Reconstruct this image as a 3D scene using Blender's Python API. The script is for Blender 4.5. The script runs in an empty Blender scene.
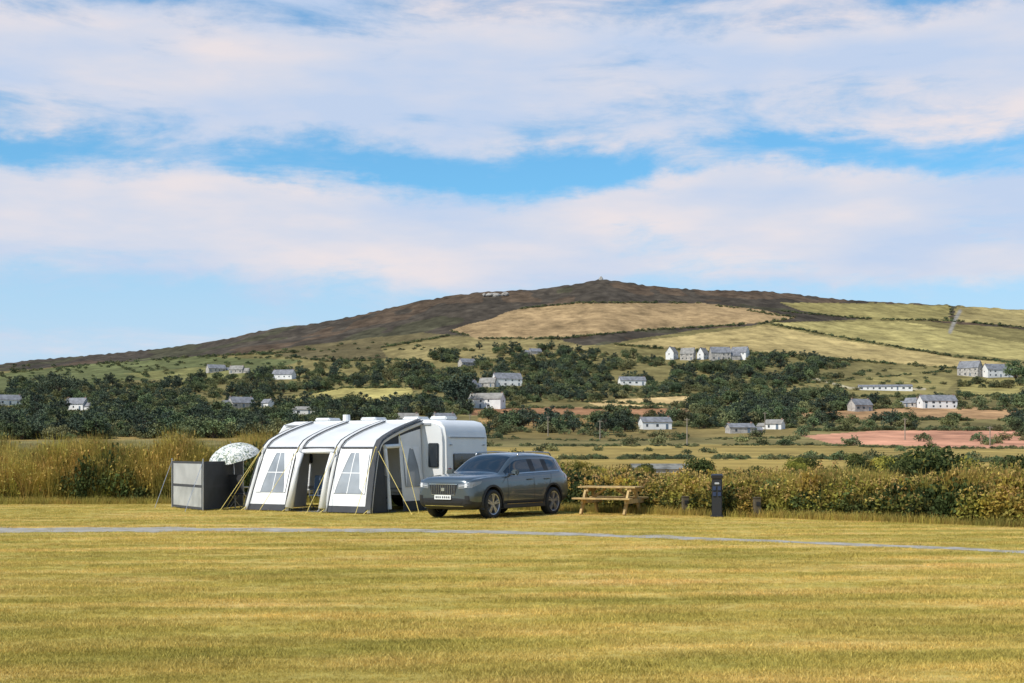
import bpy, bmesh, math, numpy as np
from mathutils import Vector, Matrix, Euler
from mathutils.bvhtree import BVHTree
rng=np.random.default_rng(7)
F=1422.22; CH=1.75; HY=450.0
scn=bpy.context.scene
scn.view_settings.view_transform='Standard'; scn.view_settings.look='None'
scn.view_settings.exposure=0
# ------------------------------------------------------------ helpers
def link(o,parent=None):
    scn.collection.objects.link(o)
    if parent is not None: o.parent=parent
    return o
def empty(name,loc=(0,0,0),rz=0):
    e=bpy.data.objects.new(name,None); e.location=loc; e.rotation_euler=(0,0,rz); e.empty_display_size=.3
    return link(e)
def N(nt,t,**k):
    n=nt.nodes.new(t)
    for a,b in k.items(): setattr(n,a,b)
    return n
def mat(name,col,rough=.7,var=.0,vscale=5.,metal=0.,bump=0.,spec=.5,coat=0.,col2=None):
    m=bpy.data.materials.new(name); m.use_nodes=True; nt=m.node_tree; L=nt.links.new
    b=nt.nodes['Principled BSDF']
    b.inputs['Base Color'].default_value=(*col,1); b.inputs['Roughness'].default_value=rough
    b.inputs['Metallic'].default_value=metal; b.inputs['Specular IOR Level'].default_value=spec
    b.inputs['Coat Weight'].default_value=coat
    if var>0 or col2 is not None or bump>0:
        tc=N(nt,'ShaderNodeTexCoord'); no=N(nt,'ShaderNodeTexNoise'); no.inputs['Scale'].default_value=vscale; no.inputs['Detail'].default_value=5
        L(tc.outputs['Object'],no.inputs['Vector'])
        r=N(nt,'ShaderNodeValToRGB'); c2=col2 if col2 is not None else tuple(c*(1-var) for c in col)
        r.color_ramp.elements[0].position=.35; r.color_ramp.elements[1].position=.65
        r.color_ramp.elements[0].color=(*c2,1); r.color_ramp.elements[1].color=(*[min(1,c*(1+var*.4)) for c in col],1)
        L(no.outputs['Fac'],r.inputs['Fac']); L(r.outputs['Color'],b.inputs['Base Color'])
        if bump>0:
            bp=N(nt,'ShaderNodeBump'); bp.inputs['Strength'].default_value=bump; bp.inputs['Distance'].default_value=.02
            L(no.outputs['Fac'],bp.inputs['Height']); L(bp.outputs[0],b.inputs['Normal'])
    return m
def leafmat(name,c1,c2,rand=.35,vs=1.5,transl=.35):
    m=bpy.data.materials.new(name); m.use_nodes=True; nt=m.node_tree; L=nt.links.new
    b=nt.nodes['Principled BSDF']; b.inputs['Roughness'].default_value=.8; b.inputs['Specular IOR Level'].default_value=.12
    no=N(nt,'ShaderNodeTexNoise'); no.inputs['Scale'].default_value=vs; no.inputs['Detail'].default_value=4
    g=N(nt,'ShaderNodeNewGeometry'); L(g.outputs['Position'],no.inputs['Vector'])
    r=N(nt,'ShaderNodeValToRGB'); r.color_ramp.elements[0].position=.38; r.color_ramp.elements[1].position=.62
    r.color_ramp.elements[0].color=(*c2,1); r.color_ramp.elements[1].color=(*c1,1)
    L(no.outputs['Fac'],r.inputs['Fac'])
    oi=N(nt,'ShaderNodeObjectInfo'); hs=N(nt,'ShaderNodeHueSaturation'); mr=N(nt,'ShaderNodeMapRange')
    mr.inputs['To Min'].default_value=1-rand; mr.inputs['To Max'].default_value=1+rand
    L(oi.outputs['Random'],mr.inputs['Value']); L(mr.outputs[0],hs.inputs['Value']); L(r.outputs['Color'],hs.inputs['Color'])
    m1=N(nt,'ShaderNodeMath',operation='MULTIPLY'); m1.inputs[1].default_value=13.7; m2=N(nt,'ShaderNodeMath',operation='FRACT'); m3=N(nt,'ShaderNodeMapRange'); m3.inputs['To Min'].default_value=.475; m3.inputs['To Max'].default_value=.52
    L(oi.outputs['Random'],m1.inputs[0]); L(m1.outputs[0],m2.inputs[0]); L(m2.outputs[0],m3.inputs[0]); L(m3.outputs[0],hs.inputs['Hue'])
    out=hs.outputs['Color']
    L(out,b.inputs['Base Color'])
    if transl>0:
        tr=N(nt,'ShaderNodeBsdfTranslucent'); L(out,tr.inputs['Color']); ms=N(nt,'ShaderNodeMixShader'); ms.inputs[0].default_value=transl
        L(b.outputs[0],ms.inputs[1]); L(tr.outputs[0],ms.inputs[2]); L(ms.outputs[0],nt.nodes['Material Output'].inputs['Surface'])
    return m
class MB:
    def __init__(s): s.v=[];s.f=[];s.m=[]
    def add(s,vs,fs,mi=0):
        o=len(s.v); s.v+= [tuple(p) for p in vs]; s.f+=[tuple(i+o for i in f) for f in fs]; s.m+=[mi]*len(fs)
    def box(s,c,sz,mi=0,rot=None,bev=0.):
        bm=bmesh.new(); bmesh.ops.create_cube(bm,size=1)
        for v in bm.verts: v.co=Vector((v.co.x*sz[0],v.co.y*sz[1],v.co.z*sz[2]))
        if bev>0: bmesh.ops.bevel(bm,geom=bm.edges[:],offset=bev,segments=2,affect='EDGES')
        R=Euler(rot).to_matrix() if rot else Matrix.Identity(3)
        bm.verts.index_update()
        s.add([R@v.co+Vector(c) for v in bm.verts],[[v.index for v in f.verts] for f in bm.faces],mi); bm.free()
    def beam(s,p0,p1,w,h,mi=0):
        p0=Vector(p0);p1=Vector(p1);d=(p1-p0).normalized(); up=Vector((0,0,1)) if abs(d.z)<.95 else Vector((1,0,0))
        a=d.cross(up).normalized()*w/2; b=d.cross(a).normalized()*h/2
        vs=[p+q for p in(p0,p1) for q in(a+b,a-b,-a-b,-a+b)]
        s.add(vs,[(0,1,2,3),(7,6,5,4),(0,4,5,1),(1,5,6,2),(2,6,7,3),(3,7,4,0)],mi)
    def tube(s,pts,rs,n=8,mi=0,cap=True):
        pts=[Vector(p) for p in pts]
        if not hasattr(rs,'__len__'): rs=[rs]*len(pts)
        vs=[];fs=[]
        for i,p in enumerate(pts):
            d=(pts[min(i+1,len(pts)-1)]-pts[max(i-1,0)]).normalized(); up=Vector((0,0,1)) if abs(d.z)<.9 else Vector((1,0,0))
            a=d.cross(up).normalized(); b=d.cross(a).normalized()
            for k in range(n):
                t=2*math.pi*k/n; vs.append(p+(a*math.cos(t)+b*math.sin(t))*rs[i])
        for i in range(len(pts)-1):
            for k in range(n): fs.append((i*n+k,i*n+(k+1)%n,(i+1)*n+(k+1)%n,(i+1)*n+k))
        if cap: fs.append(tuple(range(n))[::-1]); fs.append(tuple(range((len(pts)-1)*n,len(pts)*n)))
        s.add(vs,fs,mi)
    def lathe(s,prof,n,mi,axis='Y',c=(0,0,0)):
        vs=[];fs=[]
        for (r,h) in prof:
            for k in range(n):
                t=2*math.pi*k/n; x,z=r*math.cos(t),r*math.sin(t)
                vs.append((c[0]+x,c[1]+h,c[2]+z) if axis=='Y' else (c[0]+x,c[1]+z,c[2]+h))
        for i in range(len(prof)-1):
            for k in range(n): fs.append((i*n+k,i*n+(k+1)%n,(i+1)*n+(k+1)%n,(i+1)*n+k))
        s.add(vs,fs,mi)
    def obj(s,name,mats,parent=None,smooth=False,loc=(0,0,0),rz=0,lnk=True,norm=True):
        me=bpy.data.meshes.new(name); me.from_pydata(s.v,[],s.f)
        for m in mats: me.materials.append(m)
        me.polygons.foreach_set('material_index',s.m)
        me.polygons.foreach_set('use_smooth',[smooth]*len(s.f)); me.update()
        if norm:
            bm=bmesh.new(); bm.from_mesh(me); bmesh.ops.recalc_face_normals(bm,faces=bm.faces[:]); bm.to_mesh(me); bm.free()
        o=bpy.data.objects.new(name,me); o.location=loc; o.rotation_euler=(0,0,rz)
        if lnk: link(o,parent)
        return o
def quadmesh(name,V,mats,midx=None):
    n=len(V)//4; me=bpy.data.meshes.new(name); me.vertices.add(4*n); me.vertices.foreach_set('co',V.astype(np.float32).ravel())
    me.loops.add(4*n); me.loops.foreach_set('vertex_index',np.arange(4*n,dtype=np.int32))
    me.polygons.add(n); me.polygons.foreach_set('loop_start',np.arange(0,4*n,4,dtype=np.int32)); me.polygons.foreach_set('loop_total',np.full(n,4,dtype=np.int32))
    for m in mats: me.materials.append(m)
    if midx is not None: me.polygons.foreach_set('material_index',midx.astype(np.int32))
    me.update(calc_edges=True); me.validate()
    return me
# ------------------------------------------------------------ terrain
sky_px=np.array([-900,-400,-200,0,60,150,200,250,300,350,400,450,480,500,540,570,600,620,650,700,760,800,850,900,950,1024,1250,1600,2200])
sky_py=np.array([425,395,375,363,358,350,343,333,325,316,305,296,292,291,289,285,280,282,287,289,290,294,300,303,305,310,325,370,420])
def S(px): 
    return HY-np.interp(px,sky_px,sky_py)
def sm(t): return t*t*(3-2*t)
def vnoise(x,y,seed=0):
    xi=np.floor(x).astype(np.int64); yi=np.floor(y).astype(np.int64); xf=sm(x-xi); yf=sm(y-yi)
    def h(a,b):
        k=(a*374761393+b*668265263+seed*1442695041)&0xffffffff; k=((k^(k>>13))*1274126177)&0xffffffff
        return ((k^(k>>16))&0xffff)/65535.
    return (h(xi,yi)*(1-xf)+h(xi+1,yi)*xf)*(1-yf)+(h(xi,yi+1)*(1-xf)+h(xi+1,yi+1)*xf)*yf-.5
YK=[0,90,200,300,400,500,650,800]; EK=[0,0,.5,2,6,13,29,46]
YQ=[800,1000,1300,1600,1800]; QK=[0,.2,.52,.84,1]
def Zt(X,Y):
    X=np.asarray(X,float);Y=np.asarray(Y,float); Yc=np.clip(Y,60,1800)
    px=512+F*X/np.maximum(Y,60)
    e=np.interp(Yc,YK,EK); q=np.interp(Yc,YQ,QK)
    e=e+(S(px)-46)*q*(Y>800)
    m=np.interp(Yc,[90,600],[0,1]); m=sm(m)
    z=CH*m+Yc/F*e
    a=np.clip((Yc-300)/900,0,1)
    z=z+a*(vnoise(X/60,Y/90,1)*4+vnoise(X/17,Y/40,2)*.8)*np.clip((1900-Y)/200+.25,0,1)
    z=z+np.clip((Yc-1600)/200,0,1)*vnoise(X/5.,Y/25.,5)*1.8
    fall=np.clip((Y-1800)/2200,0,1); z=z*(1-sm(fall))-sm(fall)*5
    return np.where(Y<60,0,z)
YG=np.concatenate([np.arange(60,300,4),np.arange(300,1801,5)])
def hitY(px,py):
    X=(px-512)/F*YG; p=HY-(Zt(X,YG)-CH)*F/YG
    p=np.minimum.accumulate(p)
    return float(np.interp(-py,-p,YG))
def W(px,py):
    Y=hitY(px,py); X=(px-512)/F*Y
    return X,Y,float(Zt(X,Y))
def G(px,py):
    Y=F*CH/(py-HY); return ((px-512)/F*Y,Y)
pyr=np.arange(474,281,-.75); Yfar=np.array([hitY(600,p) for p in pyr]); Yfar=np.unique(np.round(Yfar,2)); Yfar=Yfar[(Yfar>101)&(Yfar<1799)]
rows=np.concatenate([np.linspace(-80,-5,10),np.linspace(0,48,13),[48.5],np.linspace(52,100,13),Yfar,np.linspace(1800,2300,18),np.linspace(2600,9000,10)])
us=np.concatenate([np.linspace(-1600,-60,80),np.arange(-52,1078,1.4),np.linspace(1085,2700,80)])
PX,YY=np.meshgrid(us,rows); XX=(PX-512)/F*np.maximum(YY,60); ZZ=Zt(XX,YY)
PYv=HY-(ZZ-CH)*F/np.maximum(YY,60)
nr,nc=PX.shape
def lin(r,g,b,k=.80):
    c=np.array([((v/255)**2.2)*k for v in (r,g,b)]); gsc=c.mean(); return tuple(c*.88+gsc*.12*np.array([1.1,1,.85]))
col=np.zeros((nr,nc,3)); col[:]=lin(130,118,72)
qx=PX+vnoise(XX/25,YY/25,9)*5; qy=PYv+vnoise(XX/30,YY/40,8)*1.6
def inpoly(poly):
    r=np.zeros(qx.shape,bool); n=len(poly)
    for i in range(n):
        x1,y1=poly[i];x2,y2=poly[(i+1)%n]
        if y1==y2: continue
        c=((qy<y1)!=(qy<y2))&(qx<(x2-x1)*(qy-y1)/(y2-y1)+x1); r^=c
    return r&(YY>95)
HEATH=lin(86,77,66,.68)
fields=[
 ([(-900,300),(1500,200),(1500,318),(1024,330),(900,318),(790,322),(700,330),(600,345),(400,352),(330,350),(200,356),(100,364),(0,372),(-900,440)],HEATH),
 ([(250,352),(420,332),(520,340),(470,352),(330,362)],lin(112,100,68)),
 ([(380,348),(450,336),(560,340),(600,350),(470,362),(390,360)],lin(146,130,82)),
 ([(450,330),(520,309),(580,303),(700,303),(760,309),(795,318),(760,323),(640,330),(560,338),(480,339)],lin(168,138,96)),
 ([(780,302),(860,303),(950,306),(950,321),(860,318),(800,311)],lin(152,138,82)),
 ([(955,306),(1100,310),(1400,320),(1400,345),(1024,327),(955,321)],lin(158,140,88)),
 ([(770,323),(900,321),(1024,343),(1400,365),(1400,400),(1040,362),(960,355),(860,340)],lin(172,156,94)),
 ([(615,345),(765,325),(850,341),(955,357),(1010,364),(960,368),(880,362),(780,354),(690,350)],lin(182,158,100)),
 ([(-500,372),(0,374),(110,362),(200,356),(300,360),(260,376),(130,380),(0,392),(-500,395)],lin(106,110,68)),
 ([(120,374),(210,366),(270,374),(180,383)],lin(132,128,76)),
 ([(290,397),(345,388),(410,388),(420,398),(380,406),(300,405)],lin(178,162,92)),
 ([(0,399),(60,398),(60,404),(0,405)],lin(150,148,84)),
 ([(586,402),(640,398),(725,394),(735,400),(700,406),(600,408)],lin(224,188,124)),
 ([(470,408),(600,407),(690,409),(690,416),(560,417),(470,416)],lin(170,122,84)),
 ([(740,396),(850,388),(900,384),(925,388),(860,392),(760,400)],lin(190,168,120)),
 ([(960,378),(1100,380),(1100,396),(960,396)],lin(165,150,86)),
 ([(800,384),(920,374),(960,380),(940,396),(870,398)],lin(148,134,80)),
 ([(790,412),(900,407),(1200,410),(1200,420),(900,419),(800,420)],lin(182,140,96)),
 ([(800,436),(880,430),(1024,430),(1400,430),(1400,447),(960,448),(830,443)],lin(204,142,110)),
 ([(480,418),(640,418),(660,427),(560,430),(480,428)],lin(176,138,84)),
 ([(480,428),(640,426),(800,428),(800,437),(560,440),(480,437)],lin(134,116,68)),
 ([(480,447),(800,444),(960,448),(1500,448),(1500,462),(800,458),(480,458)],lin(164,140,74)),
 ([(560,458),(1500,462),(1500,480),(560,480)],lin(176,148,74)),
 ([(-600,430),(470,430),(470,440),(-600,442)],lin(150,126,72)),
]
for poly,c in fields: col[inpoly(poly)]=c
nz=vnoise(XX/40,YY/80,3)+.6*vnoise(XX/12,YY/20,4); col*=np.clip(1+.35*nz,.5,1.6)[...,None]
heathmask=inpoly(fields[0][0])
for poly,c in fields[1:]: heathmask&=~inpoly(poly)
gn=vnoise(XX/70,YY/110,12)+.5*vnoise(XX/22,YY/40,13)
col[heathmask&(gn>.25)]*=np.array([1.05,1.18,.95])
col[heathmask&(gn<-.22)]*=np.array([1.45,1.25,1.1])
hn=vnoise(XX/6,YY/14,14); col[heathmask]*=(1+.5*hn[heathmask])[:,None]
def pathline(pts,w,c):
    for (x1,y1),(x2,y2) in zip(pts[:-1],pts[1:]):
        dx,dy=x2-x1,y2-y1; t=np.clip(((PX-x1)*dx+(PYv-y1)*dy)/(dx*dx+dy*dy),0,1)
        d=np.hypot(PX-x1-t*dx,PYv-y1-t*dy); k=np.clip(1.6-d/w,0,1)*(YY>200); col[:]=col*(1-k[...,None])+np.array(c)*k[...,None]
pathline([(950,332),(955,320),(960,311)],1.6,lin(150,143,132))
pathline([(790,372),(850,388),(925,389)],.8,lin(200,185,150))
idx=np.arange(nr*nc).reshape(nr,nc)
quads=np.stack([idx[:-1,:-1],idx[:-1,1:],idx[1:,1:],idx[1:,:-1]],-1).reshape(-1,4)
me=bpy.data.meshes.new('ground'); me.vertices.add(nr*nc); me.vertices.foreach_set('co',np.stack([XX,YY,ZZ],-1).astype(np.float32).ravel())
me.loops.add(quads.size); me.loops.foreach_set('vertex_index',quads.astype(np.int32).ravel())
me.polygons.add(len(quads)); me.polygons.foreach_set('loop_start',np.arange(0,quads.size,4,dtype=np.int32)); me.polygons.foreach_set('loop_total',np.full(len(quads),4,dtype=np.int32))
mi=np.repeat((rows[:-1]>=48).astype(np.int32),nc-1); 
ca=me.color_attributes.new('Col','FLOAT_COLOR','POINT'); ca.data.foreach_set('color',np.concatenate([col,np.ones((nr,nc,1))],-1).astype(np.float32).ravel())
def grass_color(nt,gain=1.):
    L=nt.links.new; g=N(nt,'ShaderNodeNewGeometry'); P=g.outputs['Position']
    def noise(sc,det,scale=(1,1,1),rz=0,rough=.55):
        mp=N(nt,'ShaderNodeMapping'); mp.inputs['Scale'].default_value=scale; mp.inputs['Rotation'].default_value=(0,0,rz); L(P,mp.inputs[0])
        n=N(nt,'ShaderNodeTexNoise'); n.inputs['Scale'].default_value=sc; n.inputs['Detail'].default_value=det; n.inputs['Roughness'].default_value=rough; L(mp.outputs[0],n.inputs[0]); return n.outputs['Fac']
    def ramp(f,els):
        r=N(nt,'ShaderNodeValToRGB'); cr=r.color_ramp
        while len(cr.elements)<len(els): cr.elements.new(.5)
        for e,(p,c) in zip(cr.elements,els): e.position=p; e.color=(*c,1)
        L(f,r.inputs[0]); return r.outputs[0]
    def mul(a,b,f=1.):
        m=N(nt,'ShaderNodeMixRGB',blend_type='MULTIPLY'); m.inputs[0].default_value=f; L(a,m.inputs[1]); L(b,m.inputs[2]); return m.outputs[0]
    k=gain
    base=ramp(noise(.30,6,(.7,1.2,1),.12,.62),[(.3,(.37*k,.305*k,.075*k)),(.5,(.50*k,.385*k,.105*k)),(.7,(.60*k,.43*k,.15*k))])
    st=ramp(noise(1.,4,(.12,1.3,1),-.12,.6),[(.36,(.74,.76,.66)),(.5,(1,1,1)),(.64,(1.13,1.08,1.12))])
    st2=ramp(noise(3.,3,(.10,1.5,1),-.16,.6),[(.38,(.84,.83,.75)),(.55,(1,1,1)),(.7,(1.1,1.08,1.15))])
    fine=ramp(noise(6,6,(1,1,1),0,.8),[(.32,(.50,.47,.36)),(.44,(.93,.92,.9)),(.55,(1,1,1)),(.7,(1.28,1.22,1.35))])
    mp=N(nt,'ShaderNodeMapping'); mp.inputs['Rotation'].default_value=(0,0,-.20+math.pi/2); L(P,mp.inputs[0]); wv=N(nt,'ShaderNodeTexWave'); wv.inputs['Scale'].default_value=.20; wv.inputs['Distortion'].default_value=1.4; wv.inputs['Detail'].default_value=3; wv.inputs['Detail Scale'].default_value=.6; L(mp.outputs[0],wv.inputs[0])
    sw=ramp(wv.outputs['Fac'],[(.25,(.90,.93,.84)),(.75,(1.05,1.03,1.06))])
    return mul(mul(mul(mul(base,st,.8),st2,.7),fine,.85),sw,1), noise(30,3,(1,1,1))
gm=bpy.data.materials.new('mown_dry_grass'); gm.use_nodes=True; nt=gm.node_tree; b=nt.nodes['Principled BSDF']; b.inputs['Roughness'].default_value=.9; b.inputs['Specular IOR Level'].default_value=.1
c,h=grass_color(nt,.97); nt.links.new(c,b.inputs['Base Color']); bp=N(nt,'ShaderNodeBump'); bp.inputs['Strength'].default_value=.5; bp.inputs['Distance'].default_value=.03; nt.links.new(h,bp.inputs['Height']); nt.links.new(bp.outputs[0],b.inputs['Normal'])
bm_=bpy.data.materials.new('grass_blades'); bm_.use_nodes=True; nt=bm_.node_tree; b=nt.nodes['Principled BSDF']; b.inputs['Roughness'].default_value=.7; b.inputs['Specular IOR Level'].default_value=.2
c,h=grass_color(nt,1.22); hs=N(nt,'ShaderNodeHueSaturation'); oi=N(nt,'ShaderNodeObjectInfo'); mr=N(nt,'ShaderNodeMapRange'); mr.inputs['To Min'].default_value=.75; mr.inputs['To Max'].default_value=1.35
nt.links.new(oi.outputs['Random'],mr.inputs[0]); nt.links.new(mr.outputs[0],hs.inputs['Value']); nt.links.new(c,hs.inputs['Color']); nt.links.new(hs.outputs[0],b.inputs['Base Color'])
tr=N(nt,'ShaderNodeBsdfTranslucent'); nt.links.new(hs.outputs[0],tr.inputs[0]); ms=N(nt,'ShaderNodeMixShader'); ms.inputs[0].default_value=.35
nt.links.new(b.outputs[0],ms.inputs[1]); nt.links.new(tr.outputs[0],ms.inputs[2]); nt.links.new(ms.outputs[0],nt.nodes['Material Output'].inputs[0])
tm=bpy.data.materials.new('fields_and_heath'); tm.use_nodes=True; nt=tm.node_tree; L=nt.links.new; b=nt.nodes['Principled BSDF']; b.inputs['Roughness'].default_value=.95; b.inputs['Specular IOR Level'].default_value=.05
at=N(nt,'ShaderNodeVertexColor'); at.layer_name='Col'; g=N(nt,'ShaderNodeNewGeometry')
def tn(sc,det,stretch=(1,1,1)):
    mp=N(nt,'ShaderNodeMapping'); mp.inputs['Scale'].default_value=stretch; L(g.outputs['Position'],mp.inputs[0]); n=N(nt,'ShaderNodeTexNoise'); n.inputs['Scale'].default_value=sc; n.inputs['Detail'].default_value=det; n.inputs['Roughness'].default_value=.7; L(mp.outputs[0],n.inputs[0]); return n
n1=tn(.06,8,(1,.5,1)); n2=tn(.3,4,(.25,.6,1)); prev=at.outputs[0]
for n,(lo,hi),f in((n1,(.5,1.45),1),(n2,(.75,1.25),1)):
    r=N(nt,'ShaderNodeMapRange'); r.inputs['From Min'].default_value=.3; r.inputs['From Max'].default_value=.7; r.inputs['To Min'].default_value=lo; r.inputs['To Max'].default_value=hi; L(n.outputs['Fac'],r.inputs[0])
    mx=N(nt,'ShaderNodeMixRGB',blend_type='MULTIPLY'); mx.inputs[0].default_value=f; L(prev,mx.inputs[1]); L(r.outputs[0],mx.inputs[2]); prev=mx.outputs[0]
L(prev,b.inputs['Base Color'])
me.materials.append(gm); me.materials.append(tm); me.polygons.foreach_set('material_index',mi); me.polygons.foreach_set('use_smooth',np.ones(len(quads),bool)); me.update(calc_edges=True)
ground=link(bpy.data.objects.new('ground',me))
# ------------------------------------------------------------ gravel track
tp=[(-260,531.5),(0,530.5),(200,529.5),(420,531),(560,534),(700,538.5),(850,544),(1024,552),(1250,563)]
tw=[G(*p) for p in tp]; tx=np.array([p[0] for p in tw]); ty=np.array([p[1] for p in tw])
def track_y(X): return np.interp(X,tx,ty)
def track_w(X): return np.interp(X,[-12,-5,0,8],[1.05,.72,.52,.44])
mb=MB(); xs=np.arange(-16,13,.08); pv=[]
for X in xs:
    y=track_y(X); w=track_w(X)
    pv+= [(X,y-w+.5*float(vnoise(X*1.3,0.,31)+.7*vnoise(X*5,0.,32)),.004),(X,y,.010),(X,y+w+.5*float(vnoise(X*1.3,9.,33)+.7*vnoise(X*5,0.,34)),.004)]
fs=[]
for i in range(len(xs)-1): fs+=[(3*i,3*i+3,3*i+4,3*i+1),(3*i+1,3*i+4,3*i+5,3*i+2)]
mb.add(pv,fs)
mb.obj('gravel_track',[mat('gravel',(.38,.35,.31),.95,vscale=3.,col2=(.25,.215,.15),bump=.6)],norm=False)
# ------------------------------------------------------------ instancing
def scatter(name,pts,sc,rot,idx,protos):
    coll=bpy.data.collections.new(name+'_kinds')
    for o in protos: coll.objects.link(o)
    me=bpy.data.meshes.new(name); me.vertices.add(len(pts)); me.vertices.foreach_set('co',np.asarray(pts,np.float32).ravel())
    a=me.attributes.new('sc','FLOAT_VECTOR','POINT'); s3=np.asarray(sc,np.float32); s3=np.repeat(s3[:,None],3,1) if s3.ndim==1 else s3; a.data.foreach_set('vector',s3.ravel())
    a=me.attributes.new('rot3','FLOAT_VECTOR','POINT'); a.data.foreach_set('vector',np.asarray(rot,np.float32).ravel())
    a=me.attributes.new('kind','INT','POINT'); a.data.foreach_set('value',np.asarray(idx,np.int32))
    o=link(bpy.data.objects.new(name,me)); ng=bpy.data.node_groups.new(name,'GeometryNodeTree')
    ng.interface.new_socket(name='Geometry',in_out='INPUT',socket_type='NodeSocketGeometry'); ng.interface.new_socket(name='Geometry',in_out='OUTPUT',socket_type='NodeSocketGeometry')
    gi=ng.nodes.new('NodeGroupInput'); go=ng.nodes.new('NodeGroupOutput'); ip=ng.nodes.new('GeometryNodeInstanceOnPoints'); ci=ng.nodes.new('GeometryNodeCollectionInfo')
    ci.inputs['Collection'].default_value=coll; ci.inputs['Separate Children'].default_value=True; ci.inputs['Reset Children'].default_value=True
    def na(n,t):
        x=ng.nodes.new('GeometryNodeInputNamedAttribute'); x.data_type=t; x.inputs['Name'].default_value=n; return x.outputs[0]
    l=ng.links.new; l(gi.outputs[0],ip.inputs['Points']); l(ci.outputs[0],ip.inputs['Instance']); ip.inputs['Pick Instance'].default_value=True
    l(na('kind','INT'),ip.inputs['Instance Index']); l(na('rot3','FLOAT_VECTOR'),ip.inputs['Rotation']); l(na('sc','FLOAT_VECTOR'),ip.inputs['Scale']); l(ip.outputs[0],go.inputs[0])
    o.modifiers.new('scatter','NODES').node_group=ng
    return o
def blades(n,R,h0,h1,w,lean,seed,segs=1):
    r=np.random.default_rng(seed); V=[]
    for i in range(n):
        a=r.uniform(0,6.283); rr=R*math.sqrt(r.uniform()); x,y=rr*math.cos(a),rr*math.sin(a); h=r.uniform(h0,h1); t=r.uniform(0,6.283); dx,dy=math.cos(t)*w/2,math.sin(t)*w/2
        la=r.uniform(0,6.283); l=lean*h*r.uniform(.2,1); lx,ly=math.cos(la)*l,math.sin(la)*l; px_,py_,pz=x,y,0; ww=1
        for s in range(segs):
            k=(s+1)/segs; nx,ny,nz=x+lx*k*k,y+ly*k*k,h*k*(1-.15*k*lean); w2=1-.85*k
            V+=[(px_-dx*ww,py_-dy*ww,pz),(px_+dx*ww,py_+dy*ww,pz),(nx+dx*w2,ny+dy*w2,nz),(nx-dx*w2,ny-dy*w2,nz)]; px_,py_,pz,ww=nx,ny,nz,w2
    return np.array(V)
def leaves(C,size,r,flat=0.):
    n=len(C); u=r.normal(size=(n,3)); u/=np.linalg.norm(u,axis=1)[:,None]; v=r.normal(size=(n,3)); v-=u*(u*v).sum(1)[:,None]; v/=np.linalg.norm(v,axis=1)[:,None]
    s=(size*r.uniform(.6,1.3,n))[:,None]; u=u*s*.5; v=v*s*.32
    return np.stack([C-u,C-v*1.0,C+u,C+v],1).reshape(-1,3)
protos=[]
for k in range(4):
    V=blades(24,.13,.010,.036,.007,1.1,50+k); protos.append(bpy.data.objects.new('turf_kind_%d'%k,quadmesh('turf',V,[bm_])))
n=72000; Yg=9+ (46-9)*rng.uniform(size=n)**1.25; Xg=rng.uniform(-.40,.40,n)*Yg
keep=(np.abs(Yg-track_y(Xg))>track_w(Xg))|(rng.uniform(size=n)<.10); Xg=Xg[keep];Yg=Yg[keep]; n=len(Xg)
cl=.55+1.0*(vnoise(Xg*1.2,Yg*2,41)+.5)
scatter('mown_grass_blades',np.stack([Xg,Yg,np.zeros(n)],1),cl*rng.uniform(.6,1.3,n),np.stack([np.zeros(n),np.zeros(n),rng.uniform(0,6.28,n)],1),rng.integers(0,4,n),protos)
# ------------------------------------------------------------ hedge bank
reedm=leafmat('dry_reeds',(.48,.36,.085),(.26,.23,.055),.4,.5,.3)
reedm2=leafmat('seed_heads',(.52,.37,.10),(.34,.25,.07),.3,1,.3)
bramm=leafmat('bramble_leaves',(.34,.28,.055),(.13,.135,.032),.45,.7,.3)
bramd=leafmat('dark_scrub_leaves',(.105,.125,.036),(.045,.06,.02),.4,.7,.2)
umb=leafmat('dry_flower_heads',(.50,.34,.11),(.32,.22,.07),.3,3,.2)
gorse=leafmat('bracken_fronds',(.48,.35,.065),(.27,.21,.045),.35,1,.3)
hp=[]
def bush(seed,n,rx,rz,size,kk=9):
    r=np.random.default_rng(seed); C=[]
    for i in range(kk):
        a=r.uniform(0,6.28); d=r.uniform(.1,.62)*rx; c=np.array([math.cos(a)*d,math.sin(a)*d,rz*r.uniform(.3,.75)]); R=rx*r.uniform(.3,.5)
        q=r.normal(size=(n//kk,3)); q/=np.linalg.norm(q,axis=1)[:,None]; q*=R*r.uniform(.6,1.1,(n//kk,1)); q[:,2]*=rz/rx*.8; C.append(c+q)
    C=np.concatenate(C); C=C[C[:,2]>.02]; return leaves(C,size,r)
for k in range(3):
    V=blades(100,.34,.7,1.15,.028,.4,70+k,3); r=np.random.default_rng(k); ti=V.reshape(-1,4,3)[2::3].mean(1)[::5]+[0,0,.03]; V2=leaves(np.repeat(ti,2,0)+r.normal(size=(len(ti)*2,3))*.035,.08,r)
    V3=bush(170+k,160,.45,.75,.11,6)
    m=np.concatenate([np.zeros(len(V)//4),np.ones(len(V2)//4),np.full(len(V3)//4,2)]); hp.append(bpy.data.objects.new('hk_%d'%k,quadmesh('reeds',np.concatenate([V,V2,V3]),[reedm,reedm2,bramm],m)))
for k in range(3):
    V=bush(80+k,560,.62,.98,.12); r=np.random.default_rng(k+5); q=r.uniform(-.4,.4,(12,3)); q[:,2]=r.uniform(.75,1.05,12); V2=leaves(np.repeat(q,4,0)+r.normal(size=(48,3))*.03,.07,r)
    m=np.concatenate([np.zeros(len(V)//4),np.ones(len(V2)//4)]); hp.append(bpy.data.objects.new('hk_%d'%(k+3),quadmesh('bramble',np.concatenate([V,V2]),[[bramm,gorse,bramm][k],umb],m)))
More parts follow.
